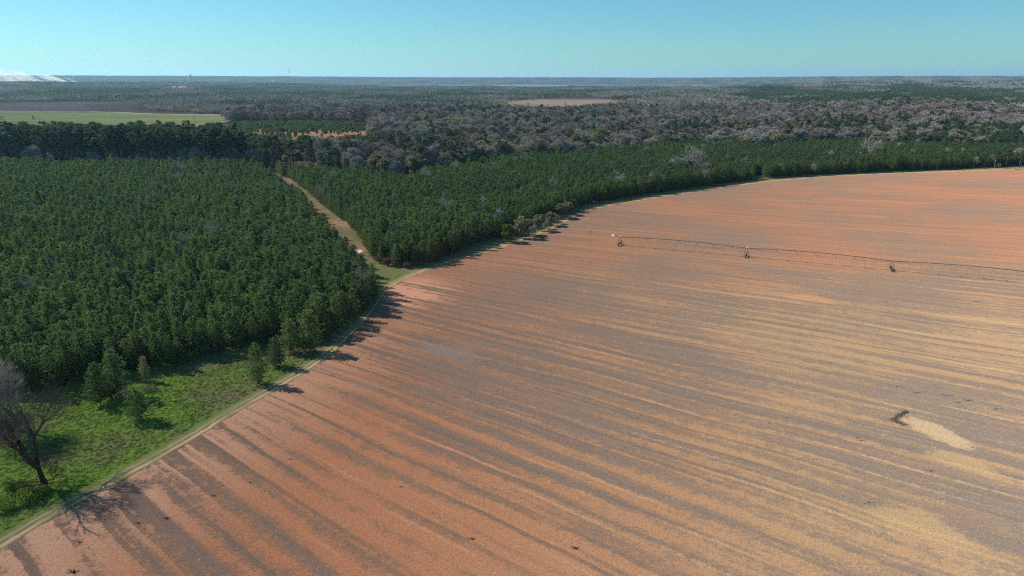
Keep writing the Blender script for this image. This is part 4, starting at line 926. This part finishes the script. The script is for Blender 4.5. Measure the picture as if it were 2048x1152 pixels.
link('stem', Geo().tube([[0, 0, -1]], [[0, 0, wh]], 2.2, 1.8, 8).mesh('stem', [M_dark]), wt)
zz = np.linspace(-1, 1, 7); G_ = Geo()
for a, b in zip(zz[:-1], zz[1:]): G_.tube([[0, 0, wh + 7 + a * 8]], [[0, 0, wh + 7 + b * 8]], 9 * math.sqrt(max(.02, 1 - a * a)), 9 * math.sqrt(max(.02, 1 - b * b)), 12)
link('tank', G_.mesh('tank', [M_dark]), wt)
pp = g(391, 249); up_ = tag(empty('utility_pole', (pp[0], pp[1], 0)), 'lone utility pole in the green pasture beyond the tall pines', 'utility pole')
link('pole', Geo().tube([[0, 0, 0]], [[0, 0, 13]], .35, .25, 6).mesh('pole', [M_wood]), up_); link('crossarm', Geo().box((0, 0, 12), (3.5, .25, .3)).mesh('crossarm', [M_wood]), up_)
for j, (x, y) in enumerate(((67, 238), (4, 238))):
    p = g(x, y + 1); e = tag(empty('pivot_tower', (p[0], p[1], 0), .3), ['dark irrigation tower standing in the green pasture', 'second irrigation tower in the green pasture, farther from the utility pole'][j], 'irrigation tower')
    G_ = Geo()
    for sx in (-1, 1):
        for sy in (-1, 1): G_.tube([[sx * 2.2, sy * 2.2, 0]], [[sx * .4, sy * .4, 6.0]], .3, .25, 4)
    link('frame', G_.box((0, 0, 6.1), (2, 2, .6)).mesh('frame', [M_dark]), e); link('boom', Geo().tube([[-9, 0, 5]], [[9, 0, 5.2]], .22, .22, 5).mesh('boom', [M_dark]), e)
    for sy in (-1, 1): o = link('wheel', me_wheel, e, (0, sy * 2.4, .72))

# ------------------------------------------------------------------ smoke of the far fire, and the haze
def volume_mat(name, dens_fn, col, aniso):
    k = NT(name); pvn = k.n('ShaderNodeVolumePrincipled'); pvn.inputs['Color'].default_value = (*col, 1); pvn.inputs['Anisotropy'].default_value = aniso
    k.put(pvn.inputs['Density'], dens_fn(k)); k.t.links.new(pvn.outputs[0], k.out.inputs['Volume']); return k.mat
HZ = 34300.0
hb = Geo().box((0, 0, (-60 + 345) / 2), (2 * HZ, 2 * HZ, 405))
haze = tag(link('haze', hb.mesh('haze', [volume_mat('haze_air', lambda k: 3.2e-5, (.40, .72, 1.0), .3)])), 'thin blue haze over the whole countryside', 'haze', kind='stuff')

SMX, SMY = -3345.0, 5450.0
def smoke_density(k):
    P, x, y, z = k.pos(); mul = lambda a_, b_: k.m('MULTIPLY', a_, b_); add = lambda a_, b_: k.m('ADD', a_, b_)
    t = k.m('DIVIDE', k.m('SUBTRACT', SMX, x), 1000.0)                      # 0 at the fire, 1 downwind
    n = k.noise(k.xyz(mul(add(x, mul(z, 2.2)), .014), mul(y, .005), mul(add(z, mul(x, .12)), .016)), 1.0, 4, .6)
    streak = k.ss(.50, .67, n)
    low = k.m('SUBTRACT', 1.0, k.ss(72.0, 140.0, z))
    thin = k.m('SUBTRACT', 1.0, k.ss(.0, .75, t))
    d = mul(mul(streak, low), add(mul(thin, .024), .003))
    return add(d, mul(mul(k.ss(.25, .7, t), k.ss(.35, .7, n)), .0018))
ring = []; G_ = Geo(); ns = 9; nk = 10
for i in range(ns):
    t = i / (ns - 1); cx = SMX + 10 - t * 1500; top = 72 + 225 * t ** .95; dep = 50 + 300 * t; bot = 8.0 + 6 * t; zc = (top + bot) / 2; zh = (top - bot) / 2
    ring.append([[cx - .8 * zh * math.sin(a) * (1 if t > .0 else .3), SMY + dep * math.cos(a), zc + zh * math.sin(a)] for a in np.arange(nk) / nk * 2 * math.pi])
v = np.array(ring).reshape(-1, 3); f4 = [[i * nk + j, i * nk + (j + 1) % nk, (i + 1) * nk + (j + 1) % nk, (i + 1) * nk + j] for i in range(ns - 1) for j in range(nk)]
G_.add(v, f4); G_.t += [np.array([[0, j + 1, j] for j in range(1, nk - 1)]), np.array([[(ns - 1) * nk, (ns - 1) * nk + j, (ns - 1) * nk + j + 1] for j in range(1, nk - 1)])]; G_.tm += [np.zeros(nk - 2), np.zeros(nk - 2)]
import bmesh
sm_me = G_.mesh('smoke', [volume_mat('smoke_volume', smoke_density, (.97, .98, 1.0), .2)]); bm_ = bmesh.new(); bm_.from_mesh(sm_me); bmesh.ops.recalc_face_normals(bm_, faces=bm_.faces); bm_.to_mesh(sm_me); bm_.free()
smoke = tag(link('smoke', sm_me), 'white smoke streaming from a fire in the far woods', 'smoke', kind='stuff')
SC.cycles.volume_step_rate = .3
